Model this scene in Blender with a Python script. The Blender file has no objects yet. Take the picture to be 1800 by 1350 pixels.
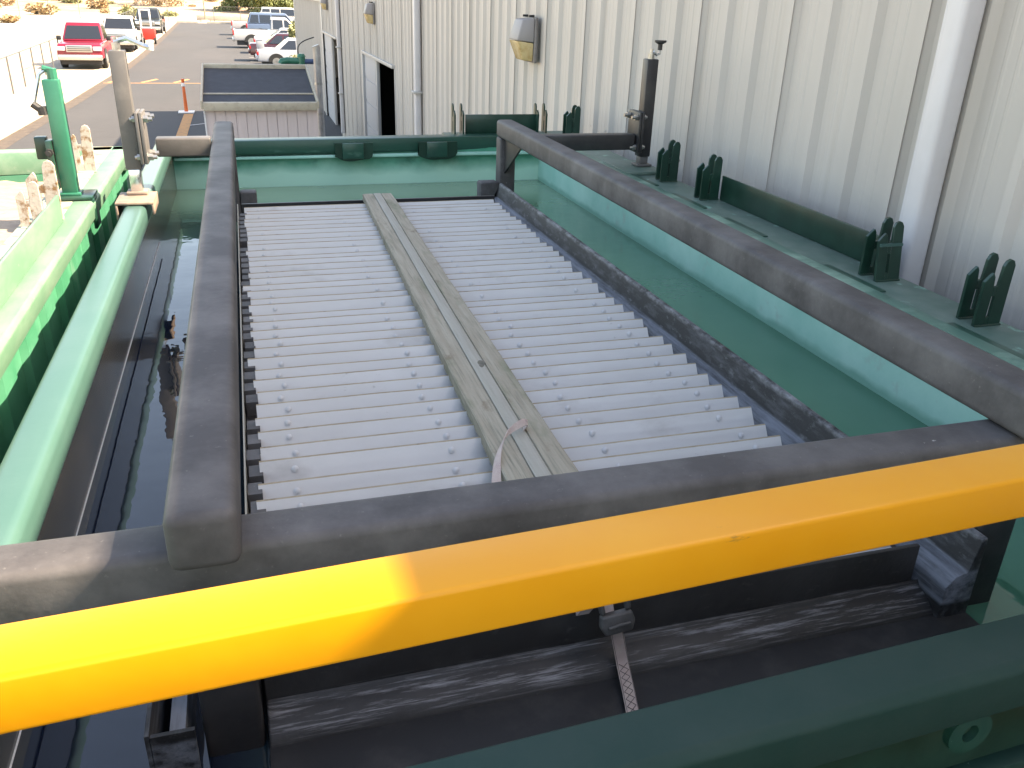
import bpy, bmesh, math, random
from mathutils import Vector, Matrix
random.seed(7)
C = bpy.context.scene.collection
S = bpy.context.scene
PI = math.pi
rad = math.radians

# ------------------------------------------------------------------ camera
FPX, CZ = 1497.68, 3.7
yaw, pit, roll = rad(17.4023), rad(24.5071), rad(-1.9169)
f_ = Vector((math.sin(yaw)*math.cos(pit), math.cos(yaw)*math.cos(pit), -math.sin(pit)))
r_ = Vector((math.cos(yaw), -math.sin(yaw), 0))
d_ = f_.cross(r_)
cr, sr = math.cos(roll), math.sin(roll)
RX, DY, FW = cr*r_+sr*d_, -sr*r_+cr*d_, f_
cam_d = bpy.data.cameras.new('camera'); cam = bpy.data.objects.new('camera', cam_d); C.objects.link(cam)
cam_d.sensor_width = 36; cam_d.lens = 36*FPX/1800; cam_d.clip_start = 0.02; cam_d.clip_end = 6000
m = Matrix((RX, -DY, -FW)).transposed().to_4x4(); m.translation = Vector((0, 0, CZ)); cam.matrix_world = m
S.camera = cam

def at(px, py, z=None, y=None, x=None):
    """photo measurement -> world point on the plane z / y / x"""
    r = RX*((px-900)/FPX) + DY*((py-675)/FPX) + FW
    if z is not None: t = (z-CZ)/r.z
    elif y is not None: t = y/r.y
    else: t = x/r.x
    return Vector((0, 0, CZ)) + r*t

# ------------------------------------------------------------------ light
SUN_EL, SUN_AZ = rad(44), rad(104)
w = bpy.data.worlds.new('World'); S.world = w; w.use_nodes = True
nt = w.node_tree; nt.nodes.clear()
sky = nt.nodes.new('ShaderNodeTexSky'); sky.sky_type = 'NISHITA'; sky.sun_disc = False
sky.sun_elevation = SUN_EL; sky.sun_rotation = SUN_AZ
sky.air_density = 1.0; sky.dust_density = 2.0; sky.ozone_density = 1.0; sky.altitude = 700
bg = nt.nodes.new('ShaderNodeBackground'); bg.inputs['Strength'].default_value = 0.15
wo = nt.nodes.new('ShaderNodeOutputWorld')
nt.links.new(sky.outputs[0], bg.inputs[0]); nt.links.new(bg.outputs[0], wo.inputs[0])
sd = bpy.data.lights.new('sun', 'SUN'); sd.energy = 4.2; sd.angle = rad(0.53); sd.color = (1.0, 0.955, 0.90)
sun = bpy.data.objects.new('sun', sd); C.objects.link(sun)
sv = Vector((math.sin(SUN_AZ)*math.cos(SUN_EL), math.cos(SUN_AZ)*math.cos(SUN_EL), math.sin(SUN_EL)))
sun.rotation_euler = sv.to_track_quat('Z', 'Y').to_euler(); sun.location = (0, 0, 30)
V = S.view_settings
V.view_transform = 'Standard'; V.look = 'None'; V.gamma = 1; V.use_curve_mapping = False
V.exposure = 2.3
S.render.engine = 'CYCLES'
try:
    V.use_white_balance = True; V.white_balance_temperature = 8900; V.white_balance_tint = 13
except Exception: pass

# ------------------------------------------------------------------ materials
MATS = {}
def mat(name, col, rough=.6, metal=0., noise=None, bump=0., bscale=60., spec=.5, coat=0., extra=None):
    """principled material; noise = list of (colour, scale, lo, hi, stretch) layers mixed over the base"""
    if name in MATS: return MATS[name]
    M = bpy.data.materials.new(name); M.use_nodes = True; MATS[name] = M
    t = M.node_tree; N = t.nodes; L = t.links; P = N['Principled BSDF']
    P.inputs['Roughness'].default_value = rough; P.inputs['Metallic'].default_value = metal
    P.inputs['Specular IOR Level'].default_value = spec; P.inputs['Coat Weight'].default_value = coat
    P.inputs['Coat Roughness'].default_value = .08
    tc = N.new('ShaderNodeTexCoord'); geo = N.new('ShaderNodeNewGeometry')
    last = None
    for i, (c2, sc, lo, hi, st) in enumerate(noise or []):
        mp = N.new('ShaderNodeMapping'); mp.inputs['Scale'].default_value = st; L.new(geo.outputs['Position'], mp.inputs['Vector'])
        nz = N.new('ShaderNodeTexNoise'); nz.inputs['Scale'].default_value = sc; nz.inputs['Detail'].default_value = 7; nz.inputs['Roughness'].default_value = .62
        L.new(mp.outputs[0], nz.inputs['Vector'])
        rp = N.new('ShaderNodeMapRange'); rp.inputs['From Min'].default_value = lo; rp.inputs['From Max'].default_value = hi; rp.clamp = True
        L.new(nz.outputs['Fac'], rp.inputs['Value'])
        mx = N.new('ShaderNodeMix'); mx.data_type = 'RGBA'; L.new(rp.outputs[0], mx.inputs[0])
        if last: L.new(last, mx.inputs[6])
        else: mx.inputs[6].default_value = (*col, 1)
        mx.inputs[7].default_value = (*c2, 1); last = mx.outputs[2]
    if last: L.new(last, P.inputs['Base Color'])
    else: P.inputs['Base Color'].default_value = (*col, 1)
    if bump:
        nz = N.new('ShaderNodeTexNoise'); nz.inputs['Scale'].default_value = bscale; nz.inputs['Detail'].default_value = 5
        L.new(geo.outputs['Position'], nz.inputs['Vector'])
        b = N.new('ShaderNodeBump'); b.inputs['Strength'].default_value = bump; b.inputs['Distance'].default_value = .004
        L.new(nz.outputs['Fac'], b.inputs['Height']); L.new(b.outputs[0], P.inputs['Normal'])
    if extra: extra(t, P, geo, last)
    return M
U = (1, 1, 1)
def streaks(c2, z0, z1, soft, stretch, sc, lo, hi):
    """streaky dried salt that only lies between two heights, drawn out along one direction"""
    def fx(t, P, geo, last):
        N, L = t.nodes, t.links
        sp = N.new('ShaderNodeSeparateXYZ'); L.new(geo.outputs['Position'], sp.inputs[0])
        def mr(src, a, b):
            q = N.new('ShaderNodeMapRange'); q.clamp = True; q.inputs['From Min'].default_value = a; q.inputs['From Max'].default_value = b; L.new(src, q.inputs['Value']); return q.outputs[0]
        mp = N.new('ShaderNodeMapping'); mp.inputs['Scale'].default_value = stretch; L.new(geo.outputs['Position'], mp.inputs['Vector'])
        nz = N.new('ShaderNodeTexNoise'); nz.inputs['Scale'].default_value = sc; nz.inputs['Detail'].default_value = 8; nz.inputs['Roughness'].default_value = .7; L.new(mp.outputs[0], nz.inputs['Vector'])
        def mul(a, b):
            q = N.new('ShaderNodeMath'); q.operation = 'MULTIPLY'; L.new(a, q.inputs[0]); L.new(b, q.inputs[1]); return q.outputs[0]
        f = mul(mr(nz.outputs['Fac'], lo, hi), mul(mr(sp.outputs['Z'], z0-soft, z0+soft), mr(sp.outputs['Z'], z1+soft, z1-soft)))
        mx = N.new('ShaderNodeMix'); mx.data_type = 'RGBA'; L.new(f, mx.inputs[0])
        if last: L.new(last, mx.inputs[6])
        mx.inputs[7].default_value = (*c2, 1); L.new(mx.outputs[2], P.inputs['Base Color']); return mx.outputs[2]
    return fx
def multi(*fs):
    def fx(t, P, geo, last):
        for f in fs: last = f(t, P, geo, last)
        return last
    return fx
def zband(c2, z0, z1, sc=30, w=.25, st=U):
    """a stain band that ends raggedly at a height: deposit left by the water"""
    def fx(t, P, geo, last):
        N, L = t.nodes, t.links
        sp = N.new('ShaderNodeSeparateXYZ'); L.new(geo.outputs['Position'], sp.inputs[0])
        mp = N.new('ShaderNodeMapping'); mp.inputs['Scale'].default_value = st; L.new(geo.outputs['Position'], mp.inputs['Vector'])
        nz = N.new('ShaderNodeTexNoise'); nz.inputs['Scale'].default_value = sc; nz.inputs['Detail'].default_value = 6; L.new(mp.outputs[0], nz.inputs['Vector'])
        a = N.new('ShaderNodeMath'); a.operation = 'MULTIPLY_ADD'; a.inputs[1].default_value = w; L.new(nz.outputs['Fac'], a.inputs[0]); L.new(sp.outputs['Z'], a.inputs[2])
        rp = N.new('ShaderNodeMapRange'); rp.inputs['From Min'].default_value = z0+w*.5; rp.inputs['From Max'].default_value = z1+w*.5
        rp.inputs['To Min'].default_value = 1; rp.inputs['To Max'].default_value = 0; rp.clamp = True
        L.new(a.outputs[0], rp.inputs['Value'])
        mx = N.new('ShaderNodeMix'); mx.data_type = 'RGBA'; L.new(rp.outputs[0], mx.inputs[0])
        if last: L.new(last, mx.inputs[6])
        else: mx.inputs[6].default_value = P.inputs['Base Color'].default_value
        mx.inputs[7].default_value = (*c2, 1); L.new(mx.outputs[2], P.inputs['Base Color'])
    return fx

black = mat('black_paint', (.052, .048, .048), .62, spec=.38, noise=[((.125, .118, .116), 5, .40, .74, U), ((.03, .027, .027), 2.3, .55, .72, U), ((.16, .15, .14), 70, .63, .8, U), ((.34, .33, .31), 26, .725, .75, U)], bump=.12, bscale=90)
black2 = mat('black_paint_clean', (.022, .021, .022), .42, noise=[((.05, .047, .045), 8, .45, .8, U)], bump=.1)
salty = mat('black_steel_with_scale', (.024, .022, .021), .6, noise=[((.06, .057, .055), 6, .45, .75, U), ((.33, .33, .34), 9, .60, .78, (1.2, 1.2, 9)), ((.30, .30, .31), 60, .62, .8, (1, 1, 2.5))], bump=.25, bscale=120)
saltfront = mat('front_steel_salted', (.022, .020, .019), .55, noise=[((.045, .042, .04), 5, .45, .75, U), ((.075, .07, .065), 26, .62, .8, (1, 1, 2))], bump=.2, bscale=110, extra=streaks((.30, .30, .31), 2.472, 2.512, .008, (2.2, 6, 70), 3.2, .50, .72))
saltside = mat('side_steel_salted', (.013, .0125, .013), .6, noise=[((.055, .055, .06), 7, .48, .68, (5, 1.2, 5)), ((.13, .135, .14), 34, .58, .76, (1, .5, 1))], bump=.25, bscale=110,
    extra=multi(streaks((.15, .165, .19), 2.50, 2.580, .005, (10, 1, 14), 3, .34, .60), streaks((.24, .24, .245), 2.650, 2.70, .006, (4, 2.0, 4), 7, .42, .70)))
greyjack = mat('grey_jack_paint', (.105, .10, .096), .5, noise=[((.15, .14, .13), 12, .5, .8, U)], bump=.1)
rust = mat('rusty_plate', (.2, .15, .12), .7, noise=[((.32, .23, .17), 18, .4, .7, U)], bump=.3)
mint = mat('mint_tank_paint', (.035, .25, .165), .45, noise=[((.09, .36, .26), 3.0, .45, .75, (1, 1, .8)), ((.015, .13, .085), 2.2, .58, .72, U)], bump=.06, bscale=40, extra=zband((.37, .63, .50), 2.52, 2.61, 3.5, .16, (1, 1, 1.2)))
mintright = mat('mint_tank_paint_chalky', (.24, .52, .43), .55, noise=[((.36, .62, .53), 3, .38, .7, (1, 1, 1)), ((.31, .42, .36), 7, .58, .74, U)], bump=.05, bscale=40, extra=zband((.17, .40, .31), 2.465, 2.49, 9, .05))
mintrim = mat('mint_rim_paint', (.046, .112, .095), .32, noise=[((.062, .128, .112), 3, .4, .8, U), ((.025, .09, .062), 11, .68, .76, U)], bump=.05)
dkgreen = mat('dark_green_paint', (.006, .034, .022), .3, noise=[((.013, .058, .04), 6, .45, .75, U), ((.03, .075, .055), 3, .58, .75, (1, 1, .5)), ((.2, .3, .26), 80, .70, .8, U)], bump=.05)
midgreen = mat('mid_green_paint', (.010, .066, .045), .35, noise=[((.008, .05, .036), 3.0, .46, .66, U), ((.10, .22, .17), 5, .60, .8, (1, 1, 3))], bump=.06)
nearrim = mat('near_rim_paint', (.004, .030, .023), .55, spec=.3, noise=[((.014, .038, .031), 5, .4, .75, U), ((.22, .33, .27), 26, .70, .76, U)], bump=.15, bscale=50)
ledge = mat('ledge_paint', (.07, .13, .105), .5, noise=[((.14, .19, .16), 7, .4, .75, U), ((.2, .42, .33), 10, .62, .72, U)], bump=.1)
dirtywall = mat('dirty_inner_wall', (.085, .078, .058), .22, noise=[((.20, .165, .12), 3.5, .42, .75, (1, .5, 1)), ((.05, .16, .11), 2.2, .55, .75, U)], bump=.08, bscale=15)
slatm = mat('slat_fibreglass', (.495, .488, .475), .5, noise=[((.54, .535, .525), 6, .4, .7, (.6, 3, 1)), ((.38, .365, .35), 4, .60, .78, (.8, 1.2, 2)), ((.20, .17, .15), 23, .69, .78, (.7, 1.5, 1.5))], bump=.06, bscale=120)
slatgap = mat('slat_underside', (.22, .17, .11), .8, noise=[((.34, .29, .21), 12, .4, .7, U)])
boltm = mat('bolt_plastic', (.47, .47, .47), .4, bump=.1)
steel = mat('zinc_bolt', (.45, .44, .42), .35, .85, noise=[((.3, .29, .26), 50, .4, .7, U)])
chrome = mat('bright_steel', (.6, .62, .62), .2, .9)
wood = mat('weathered_wood', (.25, .215, .16), .8, noise=[((.33, .30, .235), 7, .35, .7, (9, .5, 3)), ((.145, .14, .10), 14, .52, .74, (10, .35, 3)), ((.15, .11, .07), 5, .60, .72, (2, 1.0, 1)), ((.06, .05, .04), 16, .70, .76, (1.6, 1, 1)), ((.13, .14, .08), 3, .55, .72, (3, .8, 1))], bump=.45, bscale=70)
wood2 = mat('pale_wood', (.32, .305, .26), .8, noise=[((.25, .235, .19), 7, .4, .75, (12, .5, 3)), ((.16, .15, .12), 9, .70, .8, (2, 1, 1))], bump=.3, bscale=80)
web = mat('strap_webbing', (.42, .33, .30), .85, noise=[((.50, .42, .37), 30, .4, .7, U), ((.30, .20, .17), 8, .6, .75, U)], bump=.5, bscale=500)
stitch = mat('strap_stitching', (.06, .05, .055), .8)
bucklem = mat('buckle_grey', (.055, .052, .05), .55, noise=[((.10, .095, .09), 30, .45, .75, U)], bump=.2)
yellow = mat('yellow_paint', (.60, .232, .007), .36, noise=[((.63, .27, .012), 3, .4, .7, U), ((.40, .19, .02), 9, .62, .80, (.25, 1, 1)), ((.22, .12, .03), 38, .72, .76, (.22, 1, 1)), ((.10, .07, .04), 75, .745, .76, (.7, 1, 1))], bump=.07, bscale=35, coat=.05, spec=.3)
wallm = mat('building_metal', (.46, .425, .385), .5, noise=[((.42, .388, .35), 1.2, .4, .7, (1, 1, .3)), ((.38, .345, .30), 2.5, .56, .8, (1, 3, .10)), ((.36, .33, .30), 30, .70, .8, (1, 1, .6))], bump=.02, bscale=6)
trimm = mat('building_trim', (.40, .385, .365), .45)
whitepipe = mat('white_downspout', (.56, .54, .54), .4, noise=[((.51, .49, .48), 3, .4, .7, U)])
lampm = mat('lamp_bronze', (.13, .115, .105), .5, noise=[((.24, .22, .21), 6, .4, .7, U)])
lamptop = mat('lamp_cover_faded', (.26, .24, .235), .5)
lens = mat('lamp_lens', (.55, .42, .22), .25, noise=[((.42, .27, .10), 14, .45, .7, U)])
darkroom = mat('dark_interior', (.004, .004, .005), .9)
doorm = mat('door_grey', (.36, .37, .39), .5)
asphalt = mat('asphalt', (.043, .043, .044), .9, noise=[((.054, .052, .052), .35, .4, .7, (1, .35, 1)), ((.04, .037, .036), 1.7, .56, .75, U), ((.075, .07, .065), 55, .62, .8, U)], bump=.3, bscale=70)
sand = mat('sand', (.36, .30, .23), .95, noise=[((.42, .36, .28), .13, .4, .7, U), ((.27, .21, .14), .9, .56, .75, U)], bump=.4, bscale=9)
brush = mat('brush_hill', (.40, .29, .19), .95, noise=[((.30, .18, .09), .06, .45, .65, (1, .35, 1)), ((.48, .38, .28), .4, .5, .75, U)], bump=.4, bscale=2)  # hill colours lifted to paint in some haze
concrete = mat('concrete', (.33, .29, .24), .9, noise=[((.40, .36, .30), 2, .4, .7, U), ((.2, .17, .14), 11, .6, .8, U)], bump=.2)
orange_p = mat('orange_marking', (.45, .22, .08), .85, noise=[((.22, .14, .08), 8, .5, .7, U)])
white_p = mat('white_marking', (.42, .40, .38), .85, noise=[((.16, .15, .14), 9, .52, .75, U)])
sedim = mat('sludge', (.26, .20, .155), .95, noise=[((.33, .27, .21), 5, .4, .7, (1, 3, 1)), ((.19, .13, .09), 14, .58, .75, U)], bump=.7, bscale=40)
leftpaint = mat('left_tank_paint', (.03, .19, .105), .4, noise=[((.07, .25, .16), 3, .4, .75, (1, 1, 1)), ((.14, .27, .20), 9, .60, .8, (3, 3, .5))], bump=.06)
leftchalk = mat('left_tank_chalky', (.10, .21, .14), .5, noise=[((.16, .26, .19), 4, .4, .7, (3, 1, 3)), ((.05, .18, .105), 2, .55, .75, U), ((.30, .32, .27), 18, .64, .78, U)], bump=.08)
corroded = mat('corroded_bracket', (.40, .36, .31), .8, noise=[((.20, .11, .05), 22, .5, .62, U)], bump=.4)
jackgreen = mat('jack_green', (.012, .125, .075), .35, noise=[((.02, .16, .10), 6, .4, .7, U)], bump=.05)
roofblk = mat('shed_roof_black', (.022, .024, .03), .75, noise=[((.035, .037, .045), 6, .4, .7, U)], bump=.2)
sideb = mat('shed_siding', (.60, .50, .47), .7, noise=[((.55, .46, .43), 4, .4, .7, (4, 4, .4))], bump=.1)
shedtrim = mat('shed_trim', (.42, .37, .28), .7, noise=[((.33, .28, .21), 8, .5, .7, U)])
glass_d = mat('car_glass', (.015, .018, .022), .06, spec=.8)
tyre = mat('tyre_rubber', (.018, .018, .018), .85)
rimm = mat('alloy_rim', (.45, .44, .42), .3, .7)
redl = mat('tail_light', (.45, .02, .02), .2)
headl = mat('head_light', (.7, .7, .68), .15)
blackpl = mat('black_plastic', (.02, .02, .02), .6)
fencem = mat('galvanised', (.13, .13, .125), .5, .5)
bark = mat('bark', (.22, .17, .12), .9, noise=[((.32, .26, .18), 9, .4, .7, (1, 1, .2))], bump=.4)
def leafmat(n, a, b, c):
    return mat(n, a, .65, noise=[(b, 1.3, .4, .65, U), (c, 6, .55, .7, U)])
leaf1 = leafmat('leaf_green', (.12, .15, .05), (.18, .20, .07), (.07, .10, .035))
leaf2 = leafmat('leaf_yellow_green', (.18, .19, .07), (.28, .27, .12), (.10, .12, .04))
leaf3 = leafmat('dry_brush', (.33, .23, .12), (.40, .29, .16), (.23, .15, .08))  # lightened so distant bushes look veiled by haze
orange = mat('orange_plastic', (.62, .12, .03), .5)
whitepl = mat('white_plastic', (.7, .68, .66), .5)
flue = mat('flue_metal', (.5, .49, .48), .35, .6, noise=[((.36, .35, .34), 6, .4, .7, U)])
bluepaint = mat('blue_motor_paint', (.03, .06, .13), .4)

# water: murky, glossy, with slow ripples
def waterfx(t, P, geo, last):
    N, L = t.nodes, t.links
    nz = N.new('ShaderNodeTexNoise'); nz.inputs['Scale'].default_value = 5; nz.inputs['Detail'].default_value = 3
    L.new(geo.outputs['Position'], nz.inputs['Vector'])
    b = N.new('ShaderNodeBump'); b.inputs['Strength'].default_value = .10; b.inputs['Distance'].default_value = .02
    L.new(nz.outputs['Fac'], b.inputs['Height']); L.new(b.outputs[0], P.inputs['Normal'])
    P.inputs['IOR'].default_value = 1.58
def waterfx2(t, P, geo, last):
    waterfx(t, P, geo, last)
    # silt green at right; the left gap is dark, with reflected sky painted in blue
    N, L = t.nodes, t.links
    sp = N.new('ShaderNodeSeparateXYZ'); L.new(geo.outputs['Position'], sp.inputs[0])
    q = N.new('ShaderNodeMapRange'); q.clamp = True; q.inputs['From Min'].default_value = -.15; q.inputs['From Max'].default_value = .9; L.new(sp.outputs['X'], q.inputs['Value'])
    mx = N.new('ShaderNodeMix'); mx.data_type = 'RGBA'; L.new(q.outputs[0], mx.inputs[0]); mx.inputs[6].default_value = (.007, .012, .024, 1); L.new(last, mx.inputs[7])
    # paler towards the far end: the end wall's reflection painted into the colour
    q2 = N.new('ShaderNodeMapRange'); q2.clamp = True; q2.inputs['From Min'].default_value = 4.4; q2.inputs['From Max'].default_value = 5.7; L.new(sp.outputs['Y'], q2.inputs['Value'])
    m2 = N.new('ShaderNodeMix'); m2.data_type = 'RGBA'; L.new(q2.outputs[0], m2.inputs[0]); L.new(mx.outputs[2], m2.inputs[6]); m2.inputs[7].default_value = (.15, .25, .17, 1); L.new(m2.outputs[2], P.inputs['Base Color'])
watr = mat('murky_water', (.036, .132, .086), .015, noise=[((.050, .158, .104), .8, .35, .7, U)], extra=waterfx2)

# ------------------------------------------------------------------ mesh helpers
def BM(): return bmesh.new()
def box(bm, c, s, rot=None, taper=None):
    """box centred at c with size s; rot = Matrix 3x3 or z angle"""
    R = rot if isinstance(rot, Matrix) else Matrix.Rotation(rot or 0, 3, 'Z')
    vs = []
    for dz in (-.5, .5):
        for dx, dy in ((-.5, -.5), (.5, -.5), (.5, .5), (-.5, .5)):
            k = taper if (taper and dz > 0) else 1
            vs.append(bm.verts.new(Vector(c) + R @ Vector((dx*s[0]*k, dy*s[1]*k, dz*s[2]))))
    for q in ((3, 2, 1, 0), (4, 5, 6, 7), (0, 1, 5, 4), (1, 2, 6, 5), (2, 3, 7, 6), (3, 0, 4, 7)):
        bm.faces.new([vs[i] for i in q])
    return vs
def box2(bm, a, b): 
    return box(bm, [(a[i]+b[i])/2 for i in range(3)], [abs(b[i]-a[i]) for i in range(3)])
def prism(bm, pts, vec):
    """polygon pts (3D list) extruded by vec"""
    v = Vector(vec); a = [bm.verts.new(Vector(p)) for p in pts]; b = [bm.verts.new(Vector(p)+v) for p in pts]
    n = len(pts); f1 = bm.faces.new(a); f2 = bm.faces.new(b[::-1])
    for i in range(n): bm.faces.new((a[(i+1) % n], a[i], b[i], b[(i+1) % n]))
    if n > 4: bmesh.ops.triangulate(bm, faces=[f1, f2])
def tube(bm, pts, r, n=10, caps=True, r2=None):
    pts = [Vector(p) for p in pts]; rings = []
    for i, p in enumerate(pts):
        d = (pts[min(i+1, len(pts)-1)] - pts[max(i-1, 0)]).normalized()
        u = d.orthogonal().normalized()
        if i and rings:
            pu = (rings[-1][0].co - pts[i-1]); u = (pu - d*pu.dot(d)).normalized()
        v = d.cross(u); rr = r + (r2-r)*i/(len(pts)-1) if r2 is not None else r
        rings.append([bm.verts.new(p + (u*math.cos(2*PI*k/n) + v*math.sin(2*PI*k/n))*rr) for k in range(n)])
    for a, b in zip(rings, rings[1:]):
        for k in range(n): bm.faces.new((a[k], a[(k+1) % n], b[(k+1) % n], b[k]))
    if caps:
        bm.faces.new(rings[0][::-1]); bm.faces.new(rings[-1])
def quad(bm, *p): bm.faces.new([bm.verts.new(Vector(q)) for q in p])
def wloc(o):
    v = Vector(o.location)
    while o.parent: o = o.parent; v += o.location
    return v
def obj(name, bm, m, parent=None, bevel=0, seg=2, smooth=True, kind=None, origin=None):
    bmesh.ops.recalc_face_normals(bm, faces=bm.faces)
    if bevel:
        es = [e for e in bm.edges if len(e.link_faces) == 2 and e.calc_face_angle(0) > .5]
        bmesh.ops.bevel(bm, geom=es, offset=bevel, segments=seg, profile=.5, affect='EDGES', clamp_overlap=True)
    me = bpy.data.meshes.new(name)
    if origin is not None: bmesh.ops.translate(bm, verts=bm.verts, vec=-Vector(origin))
    bm.to_mesh(me); bm.free(); me.materials.append(m)
    if smooth:
        for p in me.polygons: p.use_smooth = True
        try: me.set_sharp_from_angle(angle=rad(35))
        except Exception: pass
    o = bpy.data.objects.new(name, me); C.objects.link(o)
    if origin is not None: o.location = origin
    if parent: o.parent = parent; o.location = Vector(o.location) - wloc(parent)
    if kind: o['kind'] = kind
    return o
def tag(o, label, cat, group=None):
    o['label'] = label; o['category'] = cat
    if group: o['group'] = group
    return o
def thing(name, label, cat, loc=(0, 0, 0), group=None):
    o = bpy.data.objects.new(name, None); C.objects.link(o); o.location = loc; o.empty_display_size = .2
    return tag(o, label, cat, group)
def copy_tree(o, parent=None):
    c = o.copy(); C.objects.link(c)
    if parent: c.parent = parent
    for ch in o.children: copy_tree(ch, c)
    return c
def inst(name, me, loc, parent, rot=None):
    o = bpy.data.objects.new(name, me); C.objects.link(o); o.parent = parent
    o.location = Vector(loc) - wloc(parent)
    if rot: o.rotation_euler = rot
    return o

# ------------------------------------------------------------------ ground, road, hills
bm = BM(); quad(bm, (-3000, -400, -.012), (3000, -400, -.012), (3000, 3500, -.012), (-3000, 3500, -.012)); obj('ground', bm, sand, kind='structure', smooth=False)
kerb = [(-6.2, -30), (-6.05, 15), (-5.92, 24.7), (-5.60, 33), (-5.36, 43.3), (-5.34, 53.8), (-5.55, 75), (-5.95, 104)]
bm = BM()
L = [Vector((x, y, 0)) for x, y in kerb]; Rr = [Vector((32, y, 0)) for x, y in kerb]
a = [bm.verts.new(p) for p in L]; b = [bm.verts.new(p) for p in Rr]
for i in range(len(L)-1): bm.faces.new((a[i], b[i], b[i+1], a[i+1]))
road = obj('road', bm, asphalt, kind='structure', smooth=False)
bm = BM()
for i in range(len(L)-1):
    p, q = L[i], L[i+1]
    prism(bm, [p+Vector((-.32, 0, -.01)), p+Vector((0, 0, -.01)), p+Vector((0, 0, .13)), p+Vector((-.32, 0, .13))], q-p)
for (x0, x1) in ((-6.27, -3.8), (-2.9, 2.5), (2.6, 12)): box2(bm, (x0, 104.05, -.01), (x1, 104.35, .15))
obj('kerb', bm, concrete, kind='structure', smooth=False)
bm = BM()
for i in range(len(L)-1): quad(bm, L[i]+Vector((0, 0, .004)), L[i]+Vector((.42, 0, .004)), L[i+1]+Vector((.42, 0, .004)), L[i+1]+Vector((0, 0, .004)))
obj('gutter', bm, mat('gutter_brown', (.085, .066, .052), .95, noise=[((.05, .042, .036), 3, .4, .7, U), ((.14, .115, .09), 9, .58, .75, U)], bump=.3), kind='structure', smooth=False)  # flat brown strip along the road side of the kerb
# painted markings
bm = BM(); box2(bm, (-1.80, 24.0, .002), (-1.52, 29.6, .006)); obj('edge_line', bm, orange_p, road)
bm = BM(); prism(bm, [(-1.52, 27.0, .004), (-1.1, 27.35, .004), (-1.1, 27.47, .004), (-1.52, 27.12, .004)], (0, 0, .003)); obj('bay_line', bm, white_p, road)
bm = BM(); x = -5.2
while x < -.6:
    prism(bm, [(x, 39.6, .003), (x+.12, 39.4, .003), (x+.62, 40.9, .003), (x+.5, 41.1, .003)], (0, 0, .003)); x += 1.25
obj('hazard_stripes', bm, orange_p, road)
bm = BM(); box2(bm, (-5.3, 39.2, .002), (-.3, 39.34, .006)); obj('stop_line', bm, orange_p, road)
bm = BM()
for y in (45.0, 48.3, 51.2, 54.2, 57.2, 60.2, 63.2): box2(bm, (.6, y, .002), (5.4, y+.1, .006))
obj('parking_lines', bm, white_p, road)
# rising sandy slope and brushy hill beyond the car park
bm = BM(); nx, ny = 70, 26; grid = []
for j in range(ny):
    row = []
    for i in range(nx):
        xx = -330+i*10; yy = 118+j*9+ (i % 2)*2
        h = max(0, (yy-128))*.030 + (math.sin(xx*.05)+math.sin(xx*.021+yy*.05)+random.uniform(-.6, .6))*.25*min(1, max(0, (yy-122)/25)) - .05
        row.append(bm.verts.new((xx, yy, h)))
    grid.append(row)
for j in range(ny-1):
    for i in range(nx-1): bm.faces.new((grid[j][i], grid[j][i+1], grid[j+1][i+1], grid[j+1][i]))
obj('hills', bm, brush, kind='structure')

# ------------------------------------------------------------------ metal building
WX = 2.60
bld = thing('metal_building', 'long beige ribbed metal industrial building running down the right side', 'building', (WX, 12, 0))
EAVE, EAVE2, YJ, YE = 5.555, 3.35, 28.6, 42.3  # eaves are out of view, heights set to place their shadow edges
def panelmesh(h):
    """one 0.915 m cladding sheet: three tall ribs, two fine beads in each pan"""
    bm = BM(); prof = []
    for k in range(3):
        o = k*.305
        prof += [(o, 0), (o+.055, 0), (o+.062, .0022), (o+.073, .0022), (o+.08, 0), (o+.115, 0), (o+.122, .0022), (o+.133, .0022), (o+.14, 0), (o+.195, 0), (o+.222, .030), (o+.262, .030), (o+.289, 0)]
    prof.append((.915, 0))
    lo = [bm.verts.new((-d, y, 0)) for y, d in prof]; hi = [bm.verts.new((-d, y, h)) for y, d in prof]
    for i in range(len(prof)-1): bm.faces.new((lo[i], lo[i+1], hi[i+1], hi[i]))
    # overlap lip of the sheet and screw heads
    box2(bm, (-.033, .214, 0), (-.0305, .266, h))
    zz = .35
    while zz < h:
        for y in (.03, .335, .64): box(bm, (-.003, y, zz), (.008, .014, .014))
        zz += 1.22
    me = bpy.data.meshes.new('wall_panel'); bm.to_mesh(me); bm.free(); me.materials.append(wallm); return me
PH, PL = panelmesh(EAVE), panelmesh(EAVE2)
D1, D2, DH = (15.78, 19.78), (25.1, 29.25), 2.47     # door openings along y
y = -8.22
ymarks = []
while y < YE-.5:
    hi = y+.915 < YJ+.6
    me = PH if hi else PL
    inside = [d for d in (D1, D2) if y+.915 > d[0] and y < d[1]]
    if inside:
        k = 'panel_above_' + ('h' if hi else 'l') 
        if k not in bpy.data.meshes:
            b2 = BM(); b2.from_mesh(me)
            for v in b2.verts:
                if v.co.z < DH: v.co.z = DH
            nm = bpy.data.meshes.new(k); bmesh.ops.dissolve_degenerate(b2, edges=b2.edges, dist=1e-4); b2.to_mesh(nm); b2.free(); nm.materials.append(wallm)
        me = bpy.data.meshes[k]
    inst('wall_panel', me, (WX, y, 0), bld); y += .915
bm = BM(); box2(bm, (WX+.06, -8.3, 0), (WX+.16, D1[0], EAVE)); box2(bm, (WX+.06, D1[1], 0), (WX+.16, D2[0], EAVE)); box2(bm, (WX+.06, D2[1], 0), (WX+.16, YE, EAVE2))
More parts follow.
